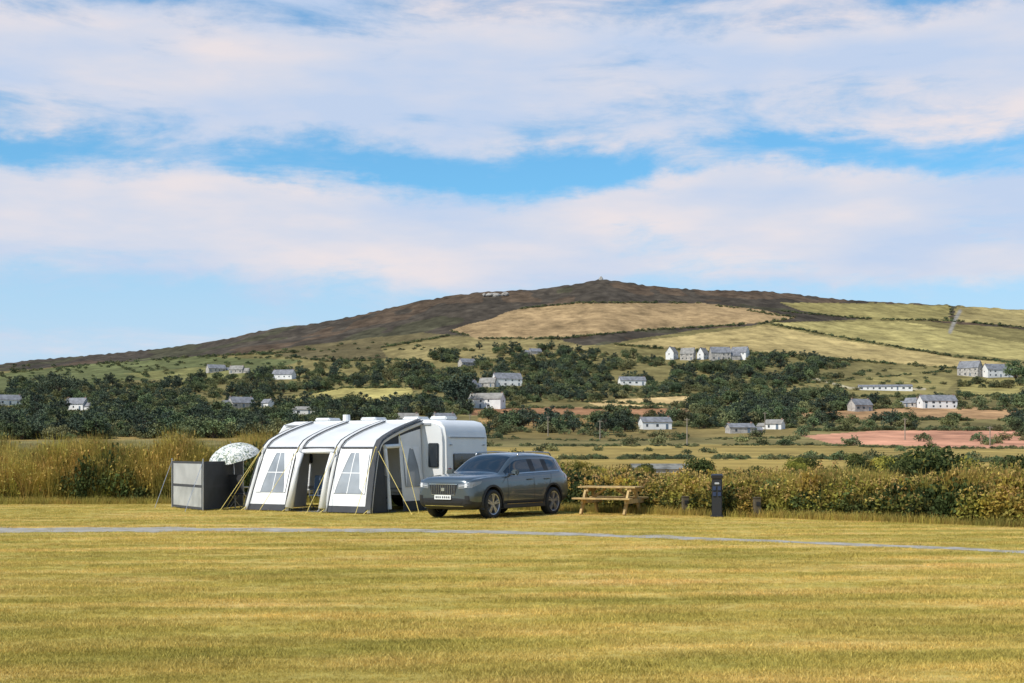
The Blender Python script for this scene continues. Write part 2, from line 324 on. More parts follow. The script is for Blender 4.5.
for k in range(2):
    V=bush(90+k,600,.65,.9,.12); hp.append(bpy.data.objects.new('hk_%d'%(k+6),quadmesh('scrub',V,[bramd])))
hpts=[(-500,494),(-200,499),(0,504),(170,503.5),(300,502),(420,505),(500,508.5),(650,514),(800,518.5),(900,522),(1024,527),(1250,537),(1500,548)]
HW=[G(*p) for p in hpts]; hx=np.array([p[0] for p in HW]); hy=np.array([p[1] for p in HW])
n=9500; X=rng.uniform(hx[0],hx[-1],n); dep=rng.uniform(0,1,n)**1.2*5.0
Yh=np.interp(X,hx,hy)+.5+dep+.9*vnoise(X*.5,0*X,51)
Hh=np.interp(X,[-20,-15,-9.5,-7,-4,-1,2,6,9,14],[1.95,2.0,1.92,1.85,1.65,1.42,1.18,1.10,1.2,1.4])
Hh=Hh*(1+.34*vnoise(X*.8,Yh*.4,52)+.26*vnoise(X*2.7,Yh,53))*np.clip(.62+dep/1.6,0,1)
lf=np.clip((-X-4)/4,0,1); kn=vnoise(X*.45,Yh*.5,54)+.26*rng.normal(size=n)*.5
kind=np.where(kn>.08-.30*lf,rng.integers(0,3,n),np.where(kn>-.20,rng.integers(3,6,n),rng.integers(6,8,n)))
kind=np.where((dep<.8)&(X>-2)&(rng.uniform(size=n)<.6),rng.integers(3,8,n),kind)
scatter('hedge_bank',np.stack([X,Yh,0*X-.05],1),np.stack([.85+0*X,.85+0*X,Hh*rng.uniform(.70,1.08,n)],1),np.stack([rng.normal(size=n)*.1,rng.normal(size=n)*.1,rng.uniform(0,6.28,n)],1),kind,hp)
fr=blades(30,.22,.08,.28,.012,.6,99,2); n=2600; X=rng.uniform(-18,15,n); Yf=np.interp(X,hx,hy)+rng.normal(size=n)*.22-.05
scatter('long_grass_fringe',np.stack([X,Yf,0*X],1),rng.uniform(.5,1.2,n),np.stack([0*X,0*X,rng.uniform(0,6.28,n)],1),np.zeros(n),[bpy.data.objects.new('fringe_kind',quadmesh('fringe',fr,[reedm]))])
# ------------------------------------------------------------ trees
barkm=mat('bark',(.10,.075,.05),.9,.4,6)
def treemesh(name,seed,h,rx,nleaf,lsize,leafm,flat=.5,kk=12,trunk=.3):
    r=np.random.default_rng(seed); mb=MB(); th=h*trunk
    lean=r.normal(size=2)*.05*h
    mb.tube([(0,0,-.5),(lean[0]*.4,lean[1]*.4,th*.6),(lean[0],lean[1],h*.62)],[h*.035,h*.024,h*.008],7,0)
    C=[]
    for i in range(kk):
        a=2.4*i+r.uniform(-.4,.4); d=rx*math.sqrt((i+.4)/kk)*.82; z=h*(trunk+.10+(1-trunk-.24)*(1-(d/rx)**2*.75)*r.uniform(.12,1)); c=np.array([math.cos(a)*d+lean[0],math.sin(a)*d+lean[1],z])
        mb.tube([(lean[0]*.4,lean[1]*.4,th*.7),tuple(c*[.6,.6,.8]),tuple(c)],[h*.014,h*.008,h*.003],5,0,cap=False)
        R=rx*r.uniform(.22,.42); m=nleaf//kk; q=r.normal(size=(m,3)); q/=np.linalg.norm(q,axis=1)[:,None]; q*=R*r.uniform(.5,1.2,(m,1)); q[:,2]*=.75; C.append(c+q)
    C=np.concatenate(C); C=C[C[:,2]>0]; V=leaves(C,lsize,r); fs=[tuple(range(i,i+4)) for i in range(0,len(V),4)]; mb.add(V,fs,1)
    return mb.obj(name,[barkm,leafm],lnk=False,norm=False)
tl1=leafmat('tree_leaves',(.125,.155,.066),(.058,.08,.042),.4,.10,0)
tl2=leafmat('tree_leaves_olive',(.20,.195,.08),(.105,.115,.055),.35,.10,0)
tl3=leafmat('tree_leaves_dark',(.08,.102,.062),(.042,.058,.042),.35,.10,0)
tk=[]
specs=[(8,5,tl1,.05),(9,4.6,tl1,.06),(7,5,tl2,.04),(9,4,tl3,.08),(6,4.5,tl2,.03),(11,4.5,tl3,.1),(3.4,3,tl2,.0),(3.2,3.2,tl1,.0)]
for i,(h,rx,m,tk_) in enumerate(specs): tk.append(treemesh('tk_%d'%i,200+i,h,rx,900 if h>4 else 420,.8 if h>4 else .6,m,kk=16,trunk=tk_))
houses=[(9,405,22,6,5,.35,'w',2),(77,410,22,7,6,-.5,'w',2),(216,372,18,4,4,.4,'s',1),(237,373,14,4,4,-.3,'s',1),(284,379,22,5,5,-.4,'w',2),(241,408,24,6,6,.5,'s',2),(268,407,11,4,4,-.8,'w',1),
(304,414,22,4,3,0,'w',1),(467,366,16,4,4,.5,'s',1),(470,389,14,5,5,.7,'s',2),(488,387,16,5,5,-.3,'s',1),(507,386,28,8,6,.35,'w',2),(487,408,34,10,6,-.35,'w',2),(632,385,26,5,4,.2,'w',1),
(672,359,15,7,6,1.2,'w',2),(688,360,14,7,6,-.4,'s',2),(703,359,13,6,6,1.1,'w',2),(720,360,20,8,6,.2,'s',2),(740,359,17,7,6,-.5,'w',2),(655,429,30,8,5,.25,'w',1),(740,433,26,4,4,.3,'s',1),(775,429,17,5,4,-.4,'w',1),
(860,411,22,7,6,.6,'s',2),(912,407,13,5,5,-.6,'s',1),(937,408,36,8,6,.3,'w',2),(970,376,22,9,7,-.6,'s',2),(995,377,24,8,6,.5,'w',2),(885,390,52,3,2,0,'w',1),(535,354,12,3,3,.4,'s',1),(408,423,20,4,5,.3,'w',1),(444,423,22,4,5,.5,'s',1)]
zones=[([(0,385),(50,378),(140,384),(250,374),(350,366),(460,352),(480,372),(420,392),(410,388),(345,388),(290,397),(250,406),(120,412),(0,410)],1050,(5,6)),
([(0,408),(120,410),(250,408),(300,404),(400,406),(470,402),(470,414),(420,424),(250,432),(0,434)],1100,None),
([(0,428),(260,428),(280,438),(0,440)],400,None),
([(440,352),(520,346),(600,352),(680,362),(720,372),(720,392),(640,398),(580,402),(540,404),(440,404),(420,390)],1100,None),
([(690,362),(780,356),(850,362),(840,378),(800,388),(770,394),(720,392)],380,None),
([(690,405),(730,398),(800,396),(845,396),(848,410),(790,414),(760,424),(700,424),(690,414)],400,None),
([(960,382),(1060,372),(1060,384),(960,392)],50,None),
([(600,418),(700,418),(800,420),(1030,421),(1030,430),(800,429),(600,430)],90,None),
([(480,418),(640,418),(640,436),(480,436)],80,None),
([(480,432),(1030,436),(1030,462),(480,458)],60,6),
([(-350,385),(0,385),(0,436),(-350,440)],600,None),([(1024,372),(1300,372),(1300,425),(1024,425)],260,None),
([(0,366),(200,356),(420,338),(440,352),(250,372),(0,388)],220,6),
([(850,396),(1024,398),(1024,410),(850,410)],55,None),
([(790,372),(960,366),(1020,372),(960,392),(840,392)],60,6)]
def pip(x,y,poly):
    c=False; n=len(poly)
    for i in range(n):
        x1,y1=poly[i];x2,y2=poly[(i+1)%n]
        if (y<y1)!=(y<y2) and x<(x2-x1)*(y-y1)/(y2-y1)+x1: c=not c
    return c
def blocked(px,py,hpx):
    for (hx_,hy_,w,wh,rh,*_) in houses:
        if abs(px-hx_)<w/2+2 and -1<py-hy_<hpx-2: return True
    return False
TP=[];TS=[];TI=[]
for poly,cnt,kind in zones:
    xs_=[p[0] for p in poly];ys_=[p[1] for p in poly]; done=0;t=0
    while done<cnt and t<cnt*8:
        t+=1; px=rng.uniform(min(xs_),max(xs_)); py=rng.uniform(min(ys_),max(ys_))
        if not pip(px,py,poly): continue
        if float(vnoise(np.array(px/22.),np.array(py/6.),60))<-.19: continue
        x,y,z=W(px,py)
        small=(kind==6) or rng.uniform()<.4
        k=int(rng.integers(6,8)) if small else int(rng.integers(0,6)); s=rng.uniform(.5,1.05)
        if y<400: s*=.55
        if blocked(px,py,specs[k][0]*s*F/y*.9): done+=1; continue
        TP.append((x,y,z-.2));TS.append(s);TI.append(k);done+=1
rowsL=[[(0,374),(110,363),(200,357),(300,352)],[(450,331),(480,339),(560,339),(640,331),(760,324),(795,318)],[(615,345),(690,351),(780,355),(880,363),(960,369),(1024,372)],[(770,324),(860,341),(955,357),(1024,364),(1100,368)],
[(780,311),(860,319),(950,321),(1024,328),(1100,331)],[(950,306),(953,321)],[(480,407),(600,409),(690,408),(800,412),(900,408),(1030,411)],[(480,417),(600,418),(700,417)],[(800,421),(900,420),(1030,421)],[(800,431),(900,430),(1060,431)],[(800,445),(900,448),(1060,449)],[(480,438),(600,441),(800,438)],[(640,426),(800,428)],[(480,446),(640,446),(800,445)],[(560,459),(800,459),(1060,463)],
[(740,397),(850,389)],[(850,397),(960,396),(1060,397)],[(960,378),(958,396)],[(800,384),(920,374),(960,370)],[(586,402),(700,407)],[(640,398),(725,394)],[(290,397),(345,388),(410,388)],[(300,405),(380,406),(420,398)],[(110,362),(150,378)],[(250,352),(330,362),(390,360),(470,363),(600,351)],[(380,348),(450,336)],[(700,303),(795,318)],[(520,309),(580,303),(700,303)]]
for ln in rowsL:
    for (x1,y1),(x2,y2) in zip(ln[:-1],ln[1:]):
        d=math.hypot(x2-x1,y2-y1); m=int(d/1.7); ph=rng.uniform(0,100)
        for i in range(m):
            t=(i+rng.uniform())/m; px=x1+(x2-x1)*t+rng.normal()*.7; py=y1+(y2-y1)*t+rng.normal()*.35
            if float(vnoise(np.array(px/14.+ph),np.array(.5),77))<-.22: continue
            x,y,z=W(px,py); s=rng.uniform(.25,.7) if y<1150 else rng.uniform(.4,.85)
            if y<500: s*=.45
            if blocked(px,py,4): continue
            TP.append((x,y,z-.1));TS.append(s);TI.append(int(rng.integers(6,8)))
            if rng.uniform()<.04 and y>500 and not blocked(px,py,10): TP.append((x,y,z-.1));TS.append(rng.uniform(.4,.7));TI.append(int(rng.integers(0,6)))
m=len(TP); scatter('distant_trees',TP,TS,np.stack([np.zeros(m),np.zeros(m),rng.uniform(0,6.28,m)],1),TI,tk)
def tree(px,py,hpx,seed,lm,rr=.5):
    x,y,z=W(px,py); h=hpx*y/F; o=treemesh('tree',seed,h,h*rr,2400,.05*h+.2,lm,kk=18,trunk=.2); o.location=(x,y,z-.2); link(o)
tree(458,409,40,301,tl3,.5); tree(478,407,26,302,tl3,.5); tree(1016,382,24,303,tl1,.5); tree(58,396,26,304,tl3,.75); tree(730,408,22,305,tl1,.4); tree(905,430,14,306,tl2,.6)
SP=[]
for (px,Y,s) in [(885,60,.8),(920,62,1.15),(940,60,1.25),(970,64,.9),(1010,62,.85),(840,66,.6),(600,80,.6),(760,75,.6),(560,90,.8),(1040,60,1.0),(950,66,1.0),(700,90,.8),(640,95,.6),(800,100,.9),(870,110,1.)]:
    for j in range(5): SP.append(((px-512)/F*Y+rng.normal()*.7,Y+rng.normal()*.8,0,s*rng.uniform(.7,1.1)))
so=[bpy.data.objects.new('scrub_kind',quadmesh('scrub',bush(401,1500,1.3,1.35,.16,14),[bramd])),bpy.data.objects.new('scrub_kind',quadmesh('scrub',bush(402,1500,1.3,1.3,.16,14),[bramm]))]
SP=np.array(SP); m=len(SP); scatter('scrub_bushes',SP[:,:3],SP[:,3],np.stack([np.zeros(m)]*2+[rng.uniform(0,6,m)],1),rng.integers(0,2,m),so)
# ------------------------------------------------------------ houses
wm={'w':mat('white_render',(.80,.78,.74),.85,.12,.3),'s':mat('granite_wall',(.46,.42,.37),.9,.35,.8)}
roofm=mat('slate_roof',(.20,.20,.21),.7,.35,.6); winm=mat('window_glass_dark',(.05,.055,.06),.15); brick=mat('chimney_brick',(.32,.2,.14),.9,.3,2); doorm=mat('painted_door',(.12,.16,.2),.5)
roof2=mat('lichened_slate_roof',(.27,.25,.22),.8,.3,.5)
hr=np.random.default_rng(17)
def gable(mb,mr_,x0,x1,d,h,r,yo=0.):
    mb.add([(x0,yo-d/2,-1),(x1,yo-d/2,-1),(x1,yo+d/2,-1),(x0,yo+d/2,-1),(x0,yo-d/2,h),(x1,yo-d/2,h),(x1,yo+d/2,h),(x0,yo+d/2,h),(x0,yo,h+r),(x1,yo,h+r)],[(0,1,5,4),(2,3,7,6),(1,2,6,9,5),(3,0,4,8,7),(3,2,1,0)])
    o=.3; sl_=r/(d/2)
    for sg in(-1,1):
        a=[(x0-o,yo+sg*(d/2+o),h-o*sl_+.05),(x1+o,yo+sg*(d/2+o),h-o*sl_+.05),(x1+o,yo,h+r+.05),(x0-o,yo,h+r+.05)]; b_=[(p[0],p[1],p[2]+.18) for p in a]
        mr_.add(a+b_,[(0,1,2,3),(4,5,6,7),(0,1,5,4),(2,3,7,6),(1,2,6,5),(0,3,7,4)])
def house(px,py,wp,wh,rh,yaw,k,st):
    x,y,z=W(px,py); s=y/F; w=wp*s; h=max(wh*s*.95,2.4); r=max(rh*s*.95,1.2); d=min(8,max(5,w*.55))
    nm='white_cottage' if k=='w' else 'stone_house'
    e=empty(nm,(x,y,z-.3),yaw-math.atan2(x,y)*.6)
    mb=MB(); mr_=MB(); gable(mb,mr_,-w/2,w/2,d,h,r)
    if hr.uniform()<.6 and w<25:
        sg=1 if hr.uniform()<.5 else -1; we=w*hr.uniform(.3,.5); a,b_=(w/2+.01,w/2+we) if sg>0 else (-w/2-we,-w/2-.01); gable(mb,mr_,a,b_,d*.75,h*.62,r*.7,-.2)
    mb.obj('walls',[wm[k]],e); mr_.obj('roof',[roofm if hr.uniform()<.6 else roof2],e)
    mb=MB()
    for sx in ([-1,1] if w>9 else [1]): mb.box((sx*(w/2-.5),0,h+r+.25),(.6,.7,.9),0)
    mb.obj('chimneys',[brick],e)
    mb=MB(); nw=max(2,int(w/3.8)); fl=2 if (st==2 and h>4) else 1; dj=int(hr.integers(0,nw))
    for f in range(fl):
        for i in range(nw):
            xx=-w/2+(i+.5)*w/nw+hr.uniform(-.3,.3); zc=(h/fl)*(f+.52)+.1
            if (f==0 and i==dj) or hr.uniform()<.2: continue
            mb.box((xx,-d/2-.02,zc),(hr.choice([.8,1.0,1.5]),.08,1.05),0)
    if fl==2: mb.box((w/2+.02,.5,h*.75),(.08,.9,1.0),0); mb.box((-w/2-.02,.5,h*.75),(.08,.9,1.0),0)
    mb.obj('windows',[winm],e)
    mb=MB(); mb.box((-w/2+(dj+.5)*w/nw,-d/2-.03,1.25),(1.,.1,2.1),0); mb.obj('door',[doorm],e)
for hsp in houses: house(*hsp)
rockm=mat('pale_granite',(.36,.33,.29),.9,.4,.5)
def rocks(name,px,py,n,w,h,seed):
    x,y,z=W(px,py); r=np.random.default_rng(seed); bm=bmesh.new()
    for i in range(n):
        mt=Matrix.Translation((r.normal()*w*.4,r.normal()*2,h*.2*r.uniform(0,1.6)))@Matrix.Diagonal((w*r.uniform(.12,.26),w*r.uniform(.12,.2),h*r.uniform(.25,.5),1))
        q=bmesh.ops.create_icosphere(bm,subdivisions=2,radius=1,matrix=mt)
        for v in q['verts']: v.co+=Vector(r.normal(size=3))*.18
    me=bpy.data.meshes.new(name); bm.to_mesh(me); bm.free(); me.materials.append(rockm); o=bpy.data.objects.new(name,me); o.location=(x,y,z); link(o)
rocks('granite_tor',497,296,16,18,6,1); 
y=1795; x=(601-512)/F*y; z=float(Zt(x,y)); mb=MB(); mb.tube([(0,0,-1),(0,0,1.5),(0,0,3.2),(.2,0,4.2)],[3.4,2.6,1.6,.5],9,0); mb.obj('summit_cairn',[rockm],loc=(x,y,z))
polem=mat('weathered_pole',(.30,.25,.19),.9,.3,2)
for (px,py,hp_) in [(687,446,28),(905,440,22),(990,446,20),(600,440,20),(765,432,20),(548,436,20),(470,432,18)]:
    x,y,z=W(px,py); h=hp_*y/F; mb=MB(); mb.tube([(0,0,-.5),(0,0,h)],[.2,.13],8); mb.box((0,0,h-.5),(1.6,.12,.14)); 
    for q in(-.6,0,.6): mb.tube([(q,0,h-.45),(q,0,h-.2)],.05,6)
    mb.obj('utility_pole',[polem],loc=(x,y,z))
e=empty('low_barn',((667-512)/F*110,110,0),.1); mb=MB(); mb.add([(-2.8,-1.5,0),(2.8,-1.5,0),(2.8,1.5,0),(-2.8,1.5,0),(-2.8,-1.5,.30),(2.8,-1.5,.30),(2.8,1.5,.30),(-2.8,1.5,.30),(-2.8,0,.66),(2.8,0,.66)],[(0,1,5,4),(2,3,7,6),(1,2,6,9,5),(3,0,4,8,7)]); mb.obj('walls',[wm['s']],e)
mb=MB(); mb.add([(-2.9,-1.6,.29),(2.9,-1.6,.29),(2.9,0,.70),(-2.9,0,.70),(-2.9,1.6,.29),(2.9,1.6,.29)],[(0,1,2,3),(3,2,5,4)]); mb.obj('roof',[mat('old_slate',(.20,.19,.16),.8,.5,1.5)],e)
# ------------------------------------------------------------ caravan + awning
TH=math.radians(32); ax=(math.cos(TH),-math.sin(TH)); bx=(math.sin(TH),math.cos(TH))
PR=np.array([(365-512)/F*38.9,38.9]); FL=PR-4.2*np.array(ax)
rzA=-TH
white=mat('caravan_white',(.74,.74,.73),.35,.05,2,coat=.3); greyp=mat('caravan_grey_trim',(.33,.34,.36),.5); blk=mat('black_plastic',(.02,.02,.022),.5); acr=mat('tinted_acrylic',(.025,.03,.035),.08,coat=.6); rub=mat('rubber',(.02,.02,.02),.8); steel=mat('galvanised_steel',(.5,.5,.5),.4,metal=.8)
car0=2.7; cx0=4.2-5.7; cx1=4.2+.80
e=empty('touring_caravan',(FL[0],FL[1],0),rzA)
prof=[(cx0+.15,.42),(cx0+.02,.8),(cx0,1.6),(cx0+.12,2.25),(cx0+.35,2.52),(cx0+.8,2.62),(cx1-1.0,2.64),(cx1-.48,2.63),(cx1-.22,2.57),(cx1-.08,2.42),(cx1-.02,2.15),(cx1,1.3),(cx1-.02,.7),(cx1-.12,.42)]
bm=bmesh.new(); vs=[bm.verts.new((p[0],car0,p[1])) for p in prof]; f=bm.faces.new(vs); ex=bmesh.ops.extrude_face_region(bm,geom=[f])
for g_ in ex['geom']:
    if isinstance(g_,bmesh.types.BMVert): g_.co.y+=2.3
bmesh.ops.recalc_face_normals(bm,faces=bm.faces[:])
bmesh.ops.bevel(bm,geom=[ed for ed in bm.edges if abs(ed.verts[0].co.y-ed.verts[1].co.y)<.01],offset=.10,segments=5,affect='EDGES')
me=bpy.data.meshes.new('body'); bm.to_mesh(me); bm.free(); me.materials.append(white)
for p in me.polygons: p.use_smooth=True
o=link(bpy.data.objects.new('body',me),e); o.modifiers.new('w','WEIGHTED_NORMAL')
mb=MB(); 
for (a,b_,z0,z1) in [(4.42,4.78,1.25,1.95),(cx0+.6,cx0+1.6,1.35,1.95),(1.2,2.2,1.35,1.9)]:
    mb.box(((a+b_)/2,car0-.02,(z0+z1)/2),(b_-a,.05,z1-z0),0,bev=.02)
mb.box((cx1+.005,car0+1.15,1.40),(.05,1.5,.5),0,bev=.02)
mb.obj('windows',[acr],e)
mb=MB(); mb.box(((cx0+cx1)/2,car0-.008,.62),(cx1-cx0-.3,.03,.05)); mb.box(((cx0+cx1)/2,car0-.008,2.50),(cx1-cx0-1.,.04,.05))
mb.box((cx1+.002,car0+1.15,2.12),(.03,1.9,.03)); mb.box((cx1+.004,car0+1.15,.85),(.04,1.9,.16)); mb.box((cx1+.01,car0+.28,1.9),(.03,.10,.03)); mb.box((cx1+.01,car0+2.02,1.9),(.03,.10,.03)); mb.obj('trim',[greyp],e)
mb=MB()
for yy in(.22,2.08): mb.box((cx1+.012,car0+yy,1.05),(.04,.12,.36),0,bev=.01)
mb.obj('tail_lights',[mat('caravan_tail_red',(.35,.02,.02),.2)],e)
mb=MB(); 
for xx in(cx0+1.2,cx0+3.,cx0+4.6,cx1-.9): mb.box((xx,car0+1.2,2.69),(.6,.6,.12),bev=.04)
mb.tube([(cx0+2.1,car0+1,2.6),(cx0+2.1,car0+1,2.84)],[.12,.11],12); mb.obj('roof_hatches',[mat('hatch_plastic',(.72,.72,.70),.4)],e)
mb=MB()
for xx in(1.0,1.85):
    for yy in(car0+.15,car0+2.15): mb.lathe([(.0,-.09),(.31,-.09),(.33,-.05),(.33,.05),(.31,.09),(0,.09)],20,0,'Y',(xx,yy,.33))
mb.box(((cx0+cx1)/2,car0+1.15,.4),(cx1-cx0-.6,1.9,.1)); mb.obj('wheels_and_chassis',[rub],e,smooth=False)
mb=MB(); mb.tube([(cx0+.3,car0+.9,.42),(cx0-1.2,car0+1.15,.45)],.04); mb.tube([(cx0+.3,car0+1.4,.42),(cx0-1.2,car0+1.15,.45)],.04); mb.tube([(cx0-.8,car0+1.15,.75),(cx0-.8,car0+1.15,.02)],.03); mb.lathe([(0,-.04),(.1,-.04),(.1,.04),(0,.04)],12,0,'Y',(cx0-.8,car0+1.15,.1))
for yy in(.3,2.0): mb.beam((cx1-.3,car0+yy,.42),(cx1-.15,car0+yy,.0),.05,.05)
mb.obj('hitch_and_steadies',[steel],e)
# awning
e=empty('caravan_awning',(FL[0],FL[1],0),rzA)
light=mat('awning_light_grey',(.66,.65,.63),.85,.08,2); rooff=mat('awning_roof_fabric',(.62,.62,.61),.85,.10,1.5); char=mat('awning_charcoal',(.055,.057,.062),.85,.15,3); wht=mat('awning_white_panel',(.80,.79,.77),.8,.06,3)
pane=mat('awning_window_vinyl',(.33,.35,.37),.15,.3,1.2,coat=.3); curt=mat('awning_curtain',(.84,.83,.82),.8)
prf=[(0,0),(.14,.5),(.30,1.0),(.47,1.5),(.60,1.80),(.78,1.98),(1.1,2.12),(1.6,2.29),(2.1,2.43),(2.68,2.57)]
ds=np.array([p[0] for p in prf]); zs=np.array([p[1] for p in prf]); sl=np.concatenate([[0],np.cumsum(np.hypot(np.diff(ds),np.diff(zs)))]); ST=sl[-1]; sBrow=sl[4]
def A(w,t,off=0.):
    d=np.interp(t,sl,ds); z=np.interp(t,sl,zs); d2=np.interp(t+.06,sl,ds)-np.interp(t-.06,sl,ds); z2=np.interp(t+.06,sl,zs)-np.interp(t-.06,sl,zs); l=math.hypot(d2,z2)
    bl=.20*max(0,1-z/2.0)
    ww=w+(-bl if w<.3 else bl if w>3.9 else 0)
    return (ww, d-off*z2/l, z+off*d2/l)
def patch(mb,w0,w1,t0,t1,off,mi,nw=6,nt_=8,fn=None,sag=0.):
    vs=[];fs=[]
    for i in range(nt_+1):
        for j in range(nw+1):
            a=j/nw;t=t0+(t1-t0)*i/nt_; w=w0+(w1-w0)*a
            if fn: w,t=fn(a,i/nt_)
            p=A(w,t,off-sag*math.sin(math.pi*a)); vs.append(p)
    for i in range(nt_):
        for j in range(nw): k=i*(nw+1)+j; fs.append((k,k+1,k+nw+2,k+nw+1))
    mb.add(vs,fs,mi)
beams=[.06,1.42,2.80,4.14]
mb=MB(); 
for a,b_ in zip(beams[:-1],beams[1:]): patch(mb,a,b_,sBrow,ST,.0,0,8,14,sag=.045)
mb.obj('roof_fabric',[rooff],e,smooth=True,norm=False)
mb=MB()
for w in beams: mb.tube([A(w,t,-.02) for t in np.linspace(0.02,ST,22)],[.078]*22,10,0)
mb.obj('air_beams',[light],e,smooth=True)
mb=MB()
for w in beams:
    for q in(-.09,.09):
        mb.tube([A(w+q,t,.035) for t in np.linspace(0.02,ST,20)],.016,6,0)
mb.obj('beam_piping',[char],e,smooth=True)
mb=MB()
for a,b_ in((beams[0]+.08,beams[1]-.08),(beams[2]+.08,beams[3]-.08)):
    patch(mb,a,b_,.05,sBrow+.02,.03,0,6,8)
mb.obj('front_panels',[wht],e,norm=False)
mb=MB(); 
for a,b_ in((beams[0]+.08,beams[1]-.08),(beams[2]+.08,beams[3]-.08)): patch(mb,a+.0,b_,.02,.20,.036,0,2,2)
for a,b_ in zip(beams[:-1],beams[1:]): patch(mb,a+.12,b_-.12,sBrow-.03,sBrow+.02,.045,0,4,3)
patch(mb,beams[3]-.09,beams[3]+.09,.1,ST,.09,0,2,14)
mb.obj('mud_wall_and_brow',[char],e,norm=False)
mb=MB()
for a,b_ in((beams[0]+.20,beams[1]-.18),(beams[2]+.20,beams[3]-.18)): patch(mb,a,b_,.55,sBrow-.16,.045,0,6,6)
mb.obj('window_panes',[pane],e,norm=False)
mb=MB()
for a,b_ in((beams[0]+.20,beams[1]-.18),(beams[2]+.20,beams[3]-.18)):
    m_=(a+b_)/2; t0,t1=.55,sBrow-.16; tm=(t0+t1)/2
    for sg in(0,1):
        def fn(u,v,sg=sg):
            edge=a if sg==0 else b_; reach=.30*(b_-a)*(v**1.3)+.05*(b_-a); return (edge+(reach*u if sg==0 else -reach*u), t0+(t1-t0)*v)
        patch(mb,0,0,0,0,.055,0,3,8,fn)
    patch(mb,m_-.012,m_+.012,t0,t1,.05,0,1,4); patch(mb,a,b_,tm-.012,tm+.012,.05,0,4,1)
mb.obj('curtains',[curt],e,norm=False)
def endwall(sg,name):
    w0=beams[3] if sg>0 else beams[0]
    def E(d,z,off=0.):
        return (w0+sg*(.20*max(0,1-z/2.)+off),d,z)
    def zr(d): return float(np.interp(d,ds,zs))
    def seg(mb,d0,d1,z0,z1f,mi,off):
        vs=[];fs=[];n=8
        for i in range(n+1):
            d=d0+(d1-d0)*i/n; zt=z1f if z1f is not None else zr(d)-.03
            zt=min(zt,zr(d)-.03); vs+=[E(d,min(z0,zt),off),E(d,(min(z0,zt)+zt)/2,off),E(d,zt,off)]
        for i in range(n): fs+=[(3*i,3*i+3,3*i+4,3*i+1),(3*i+1,3*i+4,3*i+5,3*i+2)]
        mb.add(vs,fs,mi)
    mb=MB()
    seg(mb,.05,.85,.02,None,1,0)
    seg(mb,.85,1.6,1.88,None,1,0)
    seg(mb,1.6,2.66,.02,None,0,0)
    seg(mb,1.6,2.66,.02,.30,1,.01)
    seg(mb,1.6,2.66,2.10,None,1,.01)
    seg(mb,1.76,2.54,.7,1.85,2,.02)
    mb.add([E(1.76,1.85,.03),E(2.08,1.85,.03),E(1.88,1.3,.03),E(1.78,.7,.03)],[(0,1,2,3)],3)
    mb.add([E(2.54,1.85,.03),E(2.22,1.85,.03),E(2.42,1.3,.03),E(2.52,.7,.03)],[(0,1,2,3)],3)
    mb.tube([E(.87,1.84,.05),E(1.58,1.87,.05)],.06,8,0)
    mb.tube([E(.9,1.78,.04),E(.92,1.0,.06),E(.9,.1,.04)],[.06,.035,.06],8,0)
    mb.obj(name,[wht,char,pane,curt],e,norm=False)
endwall(1,'end_wall_right'); endwall(-1,'end_wall_left')
mb=MB(); mb.tube([A(1.52,sBrow-.1,.0),A(2.7,sBrow-.1,.0)],.065,8,0); 
mb.tube([A(1.5,sBrow-.2,.06),A(1.55,sl[2]+.2,.09),A(1.5,.1,.05)],[.11,.06,.12],8,0); mb.tube([A(2.72,sBrow-.2,.06),A(2.66,sl[2]+.2,.09),A(2.72,.1,.05)],[.10,.06,.12],8,0)
mb.obj('rolled_door_and_drapes',[wht],e,smooth=True)
mb=MB(); mb.box((2.1,1.4,.006),(4.1,2.5,.008)); mb.obj('groundsheet',[mat('groundsheet_grey',(.10,.11,.12),.9)],e)
yel=mat('guy_rope_yellow',(.75,.58,.16),.7); 
mb=MB()
for w,t,dx in((beams[0],sBrow,-1.2),(beams[0],sBrow,-.3),(beams[1],sBrow,-.2),(beams[2],sBrow,.15),(beams[3],sBrow,.5),(beams[3],sBrow,1.5)):
    p=A(w,t,.08); q=(w+dx,-1.0 if abs(dx)<1 else .2,.0); mb.tube([p,q],.008,5); mb.tube([(q[0],q[1],.06),(q[0],q[1],-.05)],.012,5)
for w in beams: 
    p=A(w,.1,.05); mb.tube([p,(p[0],-.25,0)],.012,5)
p=A(4.14,sl[7],.05); mb.tube([p,(5.3,1.0,0)],.008,5)
mb.obj('guy_ropes',[yel],e)
def awl(x,y,z=0): 
    return (FL[0]+x*ax[0]+y*bx[0],FL[1]+x*ax[1]+y*bx[1],z)
chf=mat('chair_fabric_blue',(.10,.14,.20),.8); alu=mat('tube_aluminium',(.55,.55,.56),.35,metal=.9)
def camp_chair(loc,rz,fab):
    e=empty('folding_camp_chair',loc,rz); mb=MB()
    for s in(-.27,.27):
        mb.tube([(s,-.28,0),(s,.22,.45)],.014); mb.tube([(s,.25,0),(s,-.25,.45)],.014); mb.tube([(s,.18,.42),(s,.32,1.0)],.014); mb.tube([(s,-.25,.62),(s,.22,.64)],.02); mb.tube([(s,-.25,.45),(s,-.25,.62)],.012)
    mb.obj('frame',[alu],e); mb=MB(); mb.box((0,-.02,.44),(.54,.48,.03),0,(math.radians(-4),0,0),.01); mb.box((0,.25,.74),(.54,.03,.56),0,(math.radians(-13),0,0),.01); mb.obj('seat_and_back',[fab],e)
camp_chair(awl(1.9,.9),.4+rzA,chf); camp_chair(awl(3.4,1.6),-2.2+rzA,mat('chair_fabric_grey',(.2,.2,.2),.8)); camp_chair(awl(2.55,.55),-.3+rzA,chf)
